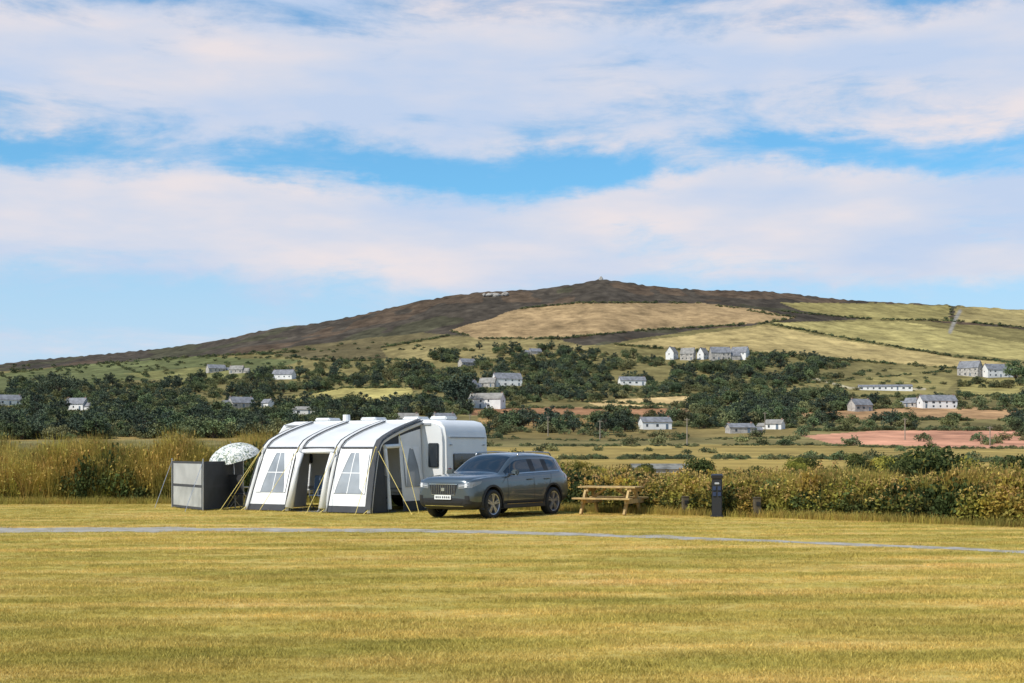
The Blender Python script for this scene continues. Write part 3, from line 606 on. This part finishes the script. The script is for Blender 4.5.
e=empty('camping_table',awl(2.4,1.5),rzA); mb=MB(); mb.box((0,0,.7),(1.1,.6,.03),bev=.01); mb.obj('top',[mat('table_top',(.55,.53,.5),.5)],e); mb=MB()
for sx in(-.5,.5):
    for sy in(-.26,.26): mb.tube([(sx,sy,0),(sx*.9,sy,.69)],.014)
mb.obj('legs',[alu],e)
cb=MB(); cb.box((0,0,.2),(.5,.32,.4),0,bev=.03); cb.box((0,0,.42),(.52,.34,.06),1,bev=.02); cb.tube([(-.22,0,.4),(-.22,0,.55),(.22,0,.55),(.22,0,.4)],.012,6,1); cb.obj('cool_box',[mat('cool_box_blue',(.05,.13,.35),.5),wht],loc=awl(1.75,1.9),rz=rzA)
# ------------------------------------------------------------ windbreak
e=empty('windbreak'); gx=[G(172,507.5),G(203,511),G(243,507)]; Hs=1.42
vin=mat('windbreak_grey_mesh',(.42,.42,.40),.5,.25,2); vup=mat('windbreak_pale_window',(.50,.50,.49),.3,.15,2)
m1=MB();m2=MB();m3=MB()
stops=[Vector((*gx[0],0)),Vector((*gx[1],0)),Vector((*gx[2],0))]
for ii,(a,b_) in enumerate(zip(stops[:-1],stops[1:])):
    d=b_-a
    def pt(u,z): return a+d*u+Vector((0,0,z))
    for u0,u1,z0,z1 in((0,1,.03,.10),(0,1,Hs-.07,Hs),(0,.05,.10,Hs-.07),(.95,1,.10,Hs-.07),(.05,.95,.66,.74)):
        m1.add([pt(u0,z0),pt(u1,z0),pt(u1,z1),pt(u0,z1)],[(0,1,2,3)])
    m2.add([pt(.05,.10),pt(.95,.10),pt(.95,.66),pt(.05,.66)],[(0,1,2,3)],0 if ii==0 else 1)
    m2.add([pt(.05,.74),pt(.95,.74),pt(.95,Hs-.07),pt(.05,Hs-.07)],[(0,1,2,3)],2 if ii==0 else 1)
for s in stops: m3.tube([s,s+Vector((0,0,Hs+.08))],.018,8); m3.tube([s+Vector((0,0,Hs)),s+Vector((-.4,-.5,0))],.008,5)
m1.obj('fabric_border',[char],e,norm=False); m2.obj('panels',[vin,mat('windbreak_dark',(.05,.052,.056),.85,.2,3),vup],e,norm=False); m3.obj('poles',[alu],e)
# parasol
px_,py_=G(231,508); e=empty('patterned_parasol',(px_,py_,0)); e2r=Euler((math.radians(14),math.radians(-12),0)).to_matrix()
pm=bpy.data.materials.new('leaf_print_fabric'); pm.use_nodes=True; nt=pm.node_tree; b=nt.nodes['Principled BSDF']; b.inputs['Roughness'].default_value=.8; tc=N(nt,'ShaderNodeTexCoord'); v=N(nt,'ShaderNodeTexNoise'); v.inputs['Scale'].default_value=7; v.inputs['Detail'].default_value=2; v.inputs['Distortion'].default_value=1.5; r=N(nt,'ShaderNodeValToRGB'); r.color_ramp.interpolation='CONSTANT'
els=[(0,(.14,.18,.16)),(.42,(.42,.43,.30)),(.48,(.74,.72,.68)),(.60,(.26,.30,.27))]
while len(r.color_ramp.elements)<4: r.color_ramp.elements.new(.5)
for e_,(p,c) in zip(r.color_ramp.elements,els): e_.position=p; e_.color=(*c,1)
nt.links.new(tc.outputs['Object'],v.inputs[0]); nt.links.new(v.outputs['Fac'],r.inputs[0]); nt.links.new(r.outputs[0],b.inputs['Base Color'])
mb=MB(); vs=[];fs=[]; nseg=32; R=.80; top=Vector((0,0,1.92))
for i in range(7):
    t=i/6; 
    for k in range(nseg):
        a=2*math.pi*k/nseg; sc_=1-.05*(1-abs(math.cos(4*a)))*t; rr=R*math.sin(t*1.25)/math.sin(1.25)*sc_; zz=.42*(math.cos(t*1.25)-1)/(1-math.cos(1.25))
        vs.append(e2r@Vector((rr*math.cos(a),rr*math.sin(a),zz))+top)
for i in range(6):
    for k in range(nseg): fs.append((i*nseg+k,i*nseg+(k+1)%nseg,(i+1)*nseg+(k+1)%nseg,(i+1)*nseg+k))
mb.add(vs,fs); 
o=mb.obj('canopy',[pm],e,norm=False)
mb=MB(); mb.tube([(.15,-.1,0),(.1,-.07,1.2),tuple(top)],.018,8); mb.tube([tuple(top),tuple(e2r@Vector((0,0,.08))+top)],.015,6)
for k in range(8): a=math.pi*k/4; mb.tube([tuple(e2r@Vector((0,0,-.35))+top),tuple(e2r@Vector((R*.5*math.cos(a),R*.5*math.sin(a),-.14))+top)],.006,4)
mb.obj('pole_and_ribs',[alu],e)
camp_chair((px_+.35,py_-.15,0),2.6,mat('chair_fabric_dark',(.05,.05,.055),.8))
# ------------------------------------------------------------ picnic table
wood=mat('pressure_treated_pine',(.50,.34,.14),.8,.3,6,bump=.3)
X0,Y0=G(612,515); e=empty('picnic_table',(X0,Y0+.5,0),math.radians(-24)); mb=MB()
for i in range(5): mb.box((0,-.3+i*.15,.74),(1.65,.14,.045),bev=.006)
for s in(-1,1):
    for k in(0,1): mb.box((0,s*(.60+k*.15),.44),(1.65,.14,.045),bev=.006)
for x in(-.62,.62):
    for s in(-1,1): mb.beam((x,s*.66,0),(x,s*.22,.72),.06,.12)
    mb.beam((x+.06,-.74,.37),(x+.06,.74,.37),.055,.12); mb.beam((x+.06,-.34,.67),(x+.06,.34,.67),.055,.09)
    mb.beam((x,0,.38),(x*.25,0,.69),.08,.05)
mb.obj('timber_frame',[wood],e)
# ------------------------------------------------------------ hook-up bollard and posts
X0,Y0=G(717,517); e=empty('electric_hookup_bollard',(X0,Y0,0),-.15); mb=MB(); mb.box((0,0,.5),(.27,.22,1.0),0,bev=.02); mb.box((0,0,1.06),(.31,.27,.10),0,(math.radians(8),0,0),.02); mb.box((0,0,.02),(.34,.3,.05),0,bev=.01); mb.obj('housing',[blk],e)
mb=MB(); mb.box((0,-.118,.88),(.12,.02,.05),0,bev=.005); mb.obj('label',[mat('label_grey',(.45,.45,.45),.5)],e)
mb=MB()
for sx in(-.065,.065):
    for zz in(.6,.75): mb.box((sx,-.122,zz),(.09,.03,.11),0,bev=.01)
mb.obj('sockets',[mat('socket_blue',(.025,.04,.09),.4)],e)
for px,py,h in((684,514.5,.48),(755,517,.5)):
    X0,Y0=G(px,py); mb=MB(); mb.box((0,0,h/2),(.17,.17,h),0,bev=.015); mb.box((0,0,h+.01),(.19,.19,.04),0,bev=.015); mb.box((0,-.09,h*.72),(.10,.02,.10),1,bev=.004); mb.obj('low_timber_post',[mat('stained_timber',(.11,.085,.05),.8,.3,8),blk],loc=(X0,Y0-.3,0),rz=.2)
# ------------------------------------------------------------ car
PHI=math.radians(56); wx1,wx2=.88,3.745; wyy=.80; c_,s_=math.cos(PHI),math.sin(PHI)
fw=np.array([(489-512)/F*36.3,36.3]); org=fw-np.array([wx1*c_+wyy*s_,wx1*s_-wyy*c_])
car=empty('parked_car',(org[0],org[1],0),PHI)
paint=mat('car_paint_grey_blue',(.085,.105,.118),.28,metal=.45,coat=1.); glass=mat('car_glass',(.012,.016,.02),.04,coat=.5); clad=mat('car_cladding',(.022,.022,.024),.6); chrome=mat('car_chrome',(.7,.7,.7),.18,metal=1.)
ST_=[(.00,.46,.66,.58,.84,.60,.54,.90,.93),
(.035,.30,.79,.55,.93,.72,.64,.985,1.01),
(.14,.24,.88,.58,1.00,.82,.74,1.045,1.075),
(.45,.23,.93,.63,1.04,.86,.78,1.08,1.11),
(.90,.23,.95,.68,1.07,.88,.79,1.11,1.145),
(1.28,.23,.95,.69,1.085,.88,.78,1.13,1.17),
(1.40,.23,.95,.69,1.09,.87,.77,1.15,1.185),
(1.50,.23,.95,.69,1.095,.865,.755,1.20,1.235),
(1.92,.23,.95,.69,1.10,.86,.70,1.48,1.52),
(2.15,.23,.95,.69,1.10,.86,.665,1.575,1.63),
(2.30,.23,.95,.69,1.10,.86,.655,1.60,1.66),
(2.82,.23,.95,.69,1.11,.86,.65,1.625,1.69),
(2.92,.23,.95,.69,1.115,.86,.65,1.625,1.69),
(3.50,.23,.95,.70,1.13,.86,.645,1.615,1.68),
(3.60,.23,.95,.70,1.135,.86,.645,1.61,1.68),
(4.05,.24,.945,.71,1.17,.845,.63,1.585,1.655),
(4.18,.26,.94,.71,1.19,.83,.62,1.575,1.645),
(4.36,.28,.925,.71,1.17,.80,.61,1.555,1.625),
(4.48,.32,.90,.71,1.13,.78,.62,1.36,1.42),
(4.59,.35,.87,.68,1.10,.77,.64,1.16,1.19),
(4.66,.37,.84,.68,1.04,.76,.62,1.07,1.09),
(4.69,.44,.77,.64,.90,.67,.52,.94,.96)]
def sect(s):
    x,zb,w,z3,bl,gb,gt,ze,zr=s
    return [(x,0,zb),(x,-.7*w,zb),(x,-.94*w,zb+.05),(x,-w*.985,zb+.2 if zb+.2<z3 else z3-.04),(x,-w,z3),(x,-w*.975,(z3+bl)/2+.05),(x,-(gb+w)/2,bl-.02),(x,-gb,bl),(x,-gt-.012,ze-.045),(x,-gt+.035,ze),(x,-gt*.6,zr-.008),(x,0,zr)]
bm=bmesh.new(); SV=[]
for s in ST_:
    L_=sect(s); left=[bm.verts.new(p) for p in L_]; right=[left[0]]+[bm.verts.new((p[0],-p[1],p[2])) for p in L_[1:-1]]+[left[-1]]
    SV.append((left,right))
npnt=12
def midx(i,j):
    x0=ST_[i][0]; x1=ST_[i+1][0]
    if j<=2: return 2
    if j==7 and 1.45<x0 and x1<=4.19:
        if abs(x0-2.82)<.01 or abs(x0-3.50)<.01: return 2
        return 1
    if j in(9,10) and 1.39<x0<2.14: return 1
    if j in(9,10) and 4.35<x0<4.58: return 1
    return 0
for i in range(len(ST_)-1):
    for side in(0,1):
        A_=SV[i][side];B_=SV[i+1][side]
        for j in range(npnt-1):
            f=bm.faces.new((A_[j],A_[j+1],B_[j+1],B_[j])); f.material_index=midx(i,j)
for q in(SV[0],SV[-1]):
    for j in range(npnt-1):
        vs_=[q[0][j],q[0][j+1],q[1][j+1],q[1][j]]; u=[]
        for v_ in vs_:
            if v_ not in u: u.append(v_)
        f=bm.faces.new(u); f.material_index=2 if j<=2 else 0
bmesh.ops.recalc_face_normals(bm,faces=bm.faces[:])
me=bpy.data.meshes.new('car_body'); bm.to_mesh(me); bm.free()
for m_ in(paint,glass,clad): me.materials.append(m_)
body=link(bpy.data.objects.new('body',me)); sub=body.modifiers.new('s','SUBSURF'); sub.levels=2; sub.render_levels=2
cut=MB()
for wx in(wx1,wx2):
    for sy in(-1,1):
        pf=[(.001,sy*.60),(.43,sy*.60),(.43,sy*1.2),(.001,sy*1.2)]
        cut.lathe(pf,40,2,'Y',(wx,0,.395))
cuto=cut.obj('cut',[paint,glass,clad]); 
bmm=bmesh.new(); bmm.from_mesh(cuto.data); bmesh.ops.remove_doubles(bmm,verts=bmm.verts[:],dist=.003); bmesh.ops.recalc_face_normals(bmm,faces=bmm.faces[:]); bmm.to_mesh(cuto.data); bmm.free()
bo=body.modifiers.new('b','BOOLEAN'); bo.object=cuto; bo.operation='DIFFERENCE'; bo.solver='EXACT'
dg=bpy.context.evaluated_depsgraph_get(); dg.update(); be=body.evaluated_get(dg); nm=bpy.data.meshes.new_from_object(be); bt0=BVHTree.FromPolygons([v.co.copy() for v in nm.vertices],[tuple(p.vertices) for p in nm.polygons])
body.modifiers.clear(); body.data=nm; bpy.data.objects.remove(cuto); body.parent=car
for p in nm.polygons: p.use_smooth=True
try: nm.set_sharp_from_angle(angle=math.radians(40))
except Exception as ex_: print(ex_)
def proj(o,d):
    h_=bt0.ray_cast(Vector(o),Vector(d)); return h_[0] if h_[0] is not None else None
def cpatch(mb,pts4,mode,mi=0,off=.006,nu=8,nv=3):
    vs=[];fs=[]
    for i in range(nv+1):
        for j in range(nu+1):
            u=j/nu;v=i/nv; a=[(1-u)*(1-v)*pts4[0][k]+u*(1-v)*pts4[1][k]+u*v*pts4[2][k]+(1-u)*v*pts4[3][k] for k in(0,1)]
            if mode=='front': o=(-1,a[0],a[1]); d=(1,0,0)
            elif mode=='rear': o=(6,a[0],a[1]); d=(-1,0,0)
            elif mode=='side': o=(a[0],-2,a[1]); d=(0,1,0)
            else: o=(a[0],2,a[1]); d=(0,-1,0)
            h_=proj(o,d)
            if h_ is None: return
            vs.append(h_-Vector(d)*off)
    for i in range(nv):
        for j in range(nu): k=i*(nu+1)+j; fs.append((k,k+1,k+nu+2,k+nu+1))
    mb.add(vs,fs,mi)
g=MB(); cpatch(g,[(-.36,.62),(.36,.62),(.44,.88),(-.44,.88)],'front',0,.008,10,4); cpatch(g,[(-.50,.34),(.50,.34),(.62,.48),(-.62,.48)],'front',0,.008,10,2); cpatch(g,[(-.80,.40),(-.66,.40),(-.66,.60),(-.78,.60)],'front',0,.008,3,2); cpatch(g,[(.80,.40),(.66,.40),(.66,.60),(.78,.60)],'front',0,.008,3,2); g.obj('grille',[blk],car,norm=False)
g=MB()
for k in range(11): 
    y_=-.35+.07*k; cpatch(g,[(y_-.003,.635),(y_+.003,.635),(y_+.003,.865),(y_-.003,.865)],'front',0,.018,1,4)
cpatch(g,[(-.43,.875),(.43,.875),(.44,.892),(-.44,.892)],'front',0,.016,10,1); cpatch(g,[(-.36,.61),(.36,.61),(.36,.622),(-.36,.622)],'front',0,.016,10,1); cpatch(g,[(-.60,.325),(.60,.325),(.60,.343),(-.60,.343)],'front',0,.016,10,1)
cpatch(g,[(-.05,.71),(.05,.71),(.05,.79),(-.05,.79)],'front',0,.026,2,2)
for sd in('side','side2'):
    cpatch(g,[(1.6,1.118),(4.15,1.185),(4.15,1.20),(1.6,1.133)],sd,0,.008,16,1)
g.obj('chrome_trim',[chrome],car,norm=False)
g=MB()
for s in(-1,1):
    cpatch(g,[(s*.47,.77),(s*.83,.80),(s*.83,.94),(s*.47,.89)],'front',0,.01,8,3)
for sd in('side','side2'): cpatch(g,[(.06,.80),(.38,.90),(.44,.97),(.10,.94)],sd,0,.008,6,2)
g.obj('headlights',[mat('headlight_lens',(.20,.21,.22),.05,coat=1.)],car,norm=False)
g=MB()
for s in(-1,1): cpatch(g,[(s*.50,.835),(s*.76,.855),(s*.76,.868),(s*.50,.848)],'front',0,.02,6,1); cpatch(g,[(s*.66,.80),(s*.73,.805),(s*.73,.91),(s*.66,.905)],'front',0,.018,3,2)
g.obj('headlight_reflectors',[mat('light_white',(.7,.7,.7),.2)],car,norm=False)
g=MB(); cpatch(g,[(-.26,.50),(.26,.50),(.26,.61),(-.26,.61)],'front',0,.03,4,2); g.obj('number_plate',[mat('plate_white',(.82,.82,.80),.4)],car,norm=False)
g=MB(); 
for k,y_ in enumerate([-.2,-.135,-.07,-.005,.075,.14,.2]): cpatch(g,[(y_-.018,.53),(y_+.018,.53),(y_+.018,.58),(y_-.018,.58)],'front',0,.034,1,1)
g.obj('plate_characters',[blk],car,norm=False)
g=MB()
def seam(x0,z0,x1,z1):
    dx,dz=x1-x0,z1-z0; l=math.hypot(dx,dz); nx,nz=-dz/l*.006,dx/l*.006
    for sd in('side','side2'): cpatch(g,[(x0-nx,z0-nz),(x1-nx,z1-nz),(x1+nx,z1+nz),(x0+nx,z0+nz)],sd,0,.003,10,1)
for q in((1.55,.38,1.55,1.08),(2.80,.36,2.80,1.10),(3.64,.98,3.68,1.13),(3.37,.58,3.64,.98),(3.25,.36,3.37,.58),(1.55,.38,3.25,.36),(1.30,.90,1.5,1.07)): seam(*q)
g.obj('door_seams',[blk],car,norm=False)
g=MB()
for sy in(-1,1):
    for xx in(2.58,3.42): g.box((xx,sy*.95,.98),(.22,.03,.03),0,bev=.01)
g.obj('door_handles',[paint],car)
g=MB()
for sy in(-1,1):
    for wx in(wx1,wx2):
        vs=[];fs=[]
        n_=24
        for i in range(n_+1):
            t=math.radians(-25)+math.radians(230)*i/n_
            for rr in(.425,.475):
                x_=wx+rr*math.cos(t); z_=.395+rr*math.sin(t); z_=max(z_,.24); h_=proj((x_,sy*2,z_),(0,-sy,0)); 
                yq=h_.y if (h_ is not None and abs(h_.y)>.7) else sy*.93
                vs.append((x_,yq+sy*.012,z_))
        for i in range(n_): fs.append((2*i,2*i+1,2*i+3,2*i+2))
        g.add(vs,fs)
g.obj('arch_cladding',[clad],car,norm=False)
g=MB()
for sy in(-1,1): g.box((2.3,sy*.94,.31),(2.0,.06,.13),0,bev=.02)
g.obj('sill_cladding',[clad],car)
g=MB()
for sy in(-1,1): g.box((2.3,sy*.975,.36),(1.7,.012,.014),0)
g.obj('sill_trim',[chrome],car,norm=False)
g=MB()
for sy in(-1,1): g.tube([(2.35,sy*.67,1.60),(2.45,sy*.67,1.68),(3.2,sy*.66,1.70),(3.95,sy*.64,1.68),(4.08,sy*.63,1.60)],.017,8)
g.obj('roof_rails',[mat('rail_satin',(.5,.5,.5),.3,metal=1.)],car,smooth=True)
g=MB()
for sy in(-1,1):
    g.box((1.74,sy*1.03,1.17),(.14,.22,.15),0,(0,0,sy*.15),.04); g.box((1.71,sy*.93,1.12),(.08,.14,.04),1)
g.obj('door_mirrors',[paint,clad],car)
g=MB()
for sd in('side','side2'): cpatch(g,[(4.42,.95),(4.62,.98),(4.60,1.09),(4.40,1.13)],sd,0,.006,4,3); cpatch(g,[(4.30,1.18),(4.38,1.18),(4.36,1.42),(4.28,1.45)],sd,0,.006,2,4)
for s in(-1,1): cpatch(g,[(s*.45,.99),(s*.76,.97),(s*.72,1.06),(s*.45,1.06)],'rear',0,.008,5,2)
g.obj('tail_lights',[mat('tail_red',(.30,.02,.02),.15,coat=.8)],car,norm=False)
def wheel(x,sy,steer=0):
    e_=empty('wheel',(x,sy*.835,.372),steer); e_.parent=car
    w=MB(); w.lathe([(.262,-.105),(.28,-.118),(.33,-.122),(.358,-.112),(.372,-.085),(.372,.085),(.358,.112),(.33,.122),(.28,.118),(.262,.105)],48,0,'Y'); w.obj('tyre',[rub],e_,smooth=True)
    w=MB(); o_=sy
    w.lathe([(.262,o_*.105),(.268,o_*.114),(.25,o_*.104),(.24,o_*.03),(.235,-o_*.09),(.26,-o_*.10)],40,0,'Y')
    w.lathe([(.0,o_*.092),(.055,o_*.092),(.065,o_*.078),(.065,o_*.04)],20,0,'Y')
    for k in range(5):
        a=2*math.pi*k/5+.3
        for da in(-.10,.10):
            r0,r1=.045,.255; p0=(r0*math.cos(a+da*2),o_*.08,r0*math.sin(a+da*2)); p1=(r1*math.cos(a+da*1.4),o_*.092,r1*math.sin(a+da*1.4)); w.beam(p0,p1,.034,.036)
    w.obj('alloy_rim',[mat('alloy',(.55,.55,.57),.3,metal=.8)],e_)
    w=MB(); w.lathe([(0,o_*.01),(.20,o_*.01),(.20,-o_*.01),(0,-o_*.01)],28,0,'Y'); w.lathe([(0,-o_*.05),(.25,-o_*.05)],28,1,'Y'); w.obj('brake_disc',[mat('disc',(.2,.2,.2),.4,metal=.6),blk],e_)
for x in(wx1,wx2):
    for sy in(-1,1): wheel(x,sy)
# ------------------------------------------------------------ sun, sky
sv=Vector((-.62,-.50,.98)).normalized(); el=math.asin(sv.z); rot=math.atan2(sv.x,sv.y)
sd=bpy.data.lights.new('sun','SUN'); sd.energy=4.5; sd.angle=math.radians(.55); sd.color=(1,.95,.87); so=link(bpy.data.objects.new('sun',sd)); so.rotation_euler=(-sv).to_track_quat('-Z','Y').to_euler()
w=bpy.data.worlds.new('World'); scn.world=w; w.use_nodes=True; nt=w.node_tree; L=nt.links.new; bg=nt.nodes['Background']; out=nt.nodes['World Output']
sk=N(nt,'ShaderNodeTexSky'); sk.sky_type='NISHITA'; sk.sun_disc=False; sk.sun_elevation=el; sk.sun_rotation=rot; sk.air_density=1.0; sk.dust_density=.6; sk.ozone_density=1.5
tint=N(nt,'ShaderNodeMixRGB',blend_type='MULTIPLY'); tint.inputs[0].default_value=1; tint.inputs[2].default_value=(.55,1.10,1.32,1); L(sk.outputs[0],tint.inputs[1]); L(tint.outputs[0],bg.inputs[0]); bg.inputs[1].default_value=.12
tc=N(nt,'ShaderNodeTexCoord'); sx=N(nt,'ShaderNodeSeparateXYZ'); L(tc.outputs['Generated'],sx.inputs[0])
def M(op,a,b_=None,c=None):
    m=N(nt,'ShaderNodeMath',operation=op)
    for i,v in enumerate((a,b_,c)):
        if v is None: continue
        if isinstance(v,(int,float)): m.inputs[i].default_value=v
        else: L(v,m.inputs[i])
    return m.outputs[0]
def noise(scale,det,st,rough=.55,off=(0,0,0),dist=0):
    mp=N(nt,'ShaderNodeMapping'); mp.inputs['Scale'].default_value=st; mp.inputs['Location'].default_value=off; L(tc.outputs['Generated'],mp.inputs[0]); n=N(nt,'ShaderNodeTexNoise'); n.inputs['Scale'].default_value=scale; n.inputs['Detail'].default_value=det; n.inputs['Roughness'].default_value=rough; n.inputs['Distortion'].default_value=dist; L(mp.outputs[0],n.inputs[0]); return n.outputs['Fac']
nA=noise(3.2,3,(1,1,2.),.5,(2,0,0)); nB=noise(7,10,(1,1,4.),.62,(0,3,1),.3); nC=noise(20,7,(1,1,1.8),.62)
elv=M('ADD',sx.outputs['Z'],M('MULTIPLY',M('SUBTRACT',nA,.5),.055)); elv=M('ADD',elv,M('MULTIPLY',M('SUBTRACT',nC,.5),.034))
def cramp(fac,els,colr=False):
    cr=N(nt,'ShaderNodeValToRGB'); L(fac,cr.inputs[0])
    while len(cr.color_ramp.elements)<len(els): cr.color_ramp.elements.new(.5)
    for e_,(p,v) in zip(cr.color_ramp.elements,els): e_.position=p; e_.color=(*v,1) if colr else (v,v,v,1)
    return cr.outputs[0]
cov=cramp(elv,[(0,.1),(.105,.25),(.130,.72),(.168,.95),(.182,.52),(.190,.20),(.200,.20),(.214,.62),(.25,.92),(.272,.80),(.292,.40),(.312,.46),(.37,.55),(.5,.3),(1,.12)])
dens=M('ADD',cov,M('MULTIPLY',M('SUBTRACT',nB,.5),2.0)); mr=N(nt,'ShaderNodeMapRange'); mr.interpolation_type='SMOOTHSTEP'; mr.inputs['From Min'].default_value=.14; mr.inputs['From Max'].default_value=.80; mr.inputs['To Max'].default_value=.94; L(dens,mr.inputs[0])
nD=noise(6,6,(1,1,4),.5,(5,1,2)); cc=cramp(nD,[(.36,(.56,.66,.85)),(.52,(.70,.72,.82)),(.66,(.86,.78,.79))],True)
bg2=N(nt,'ShaderNodeBackground'); L(cc,bg2.inputs[0]); bg2.inputs[1].default_value=1.0
bg3=N(nt,'ShaderNodeBackground'); bg3.inputs[0].default_value=(.56,.69,.88,1); bg3.inputs[1].default_value=1.0
hz=cramp(sx.outputs['Z'],[(0,.9),(.07,.78),(.125,.50),(.18,.05),(1,0)])
m0=N(nt,'ShaderNodeMixShader'); L(hz,m0.inputs[0]); L(bg.outputs[0],m0.inputs[1]); L(bg3.outputs[0],m0.inputs[2])
mx=N(nt,'ShaderNodeMixShader'); L(mr.outputs[0],mx.inputs[0]); L(m0.outputs[0],mx.inputs[1]); L(bg2.outputs[0],mx.inputs[2]); L(mx.outputs[0],out.inputs[0])
# ------------------------------------------------------------ camera
cd=bpy.data.cameras.new('camera'); cd.sensor_width=36; cd.lens=50; cd.shift_y=(HY-341.5)/1024; cd.clip_start=.1; cd.clip_end=20000
co=link(bpy.data.objects.new('camera',cd)); co.location=(0,0,CH); co.rotation_euler=(math.pi/2,0,0); scn.camera=co
print('trees',len(TP))
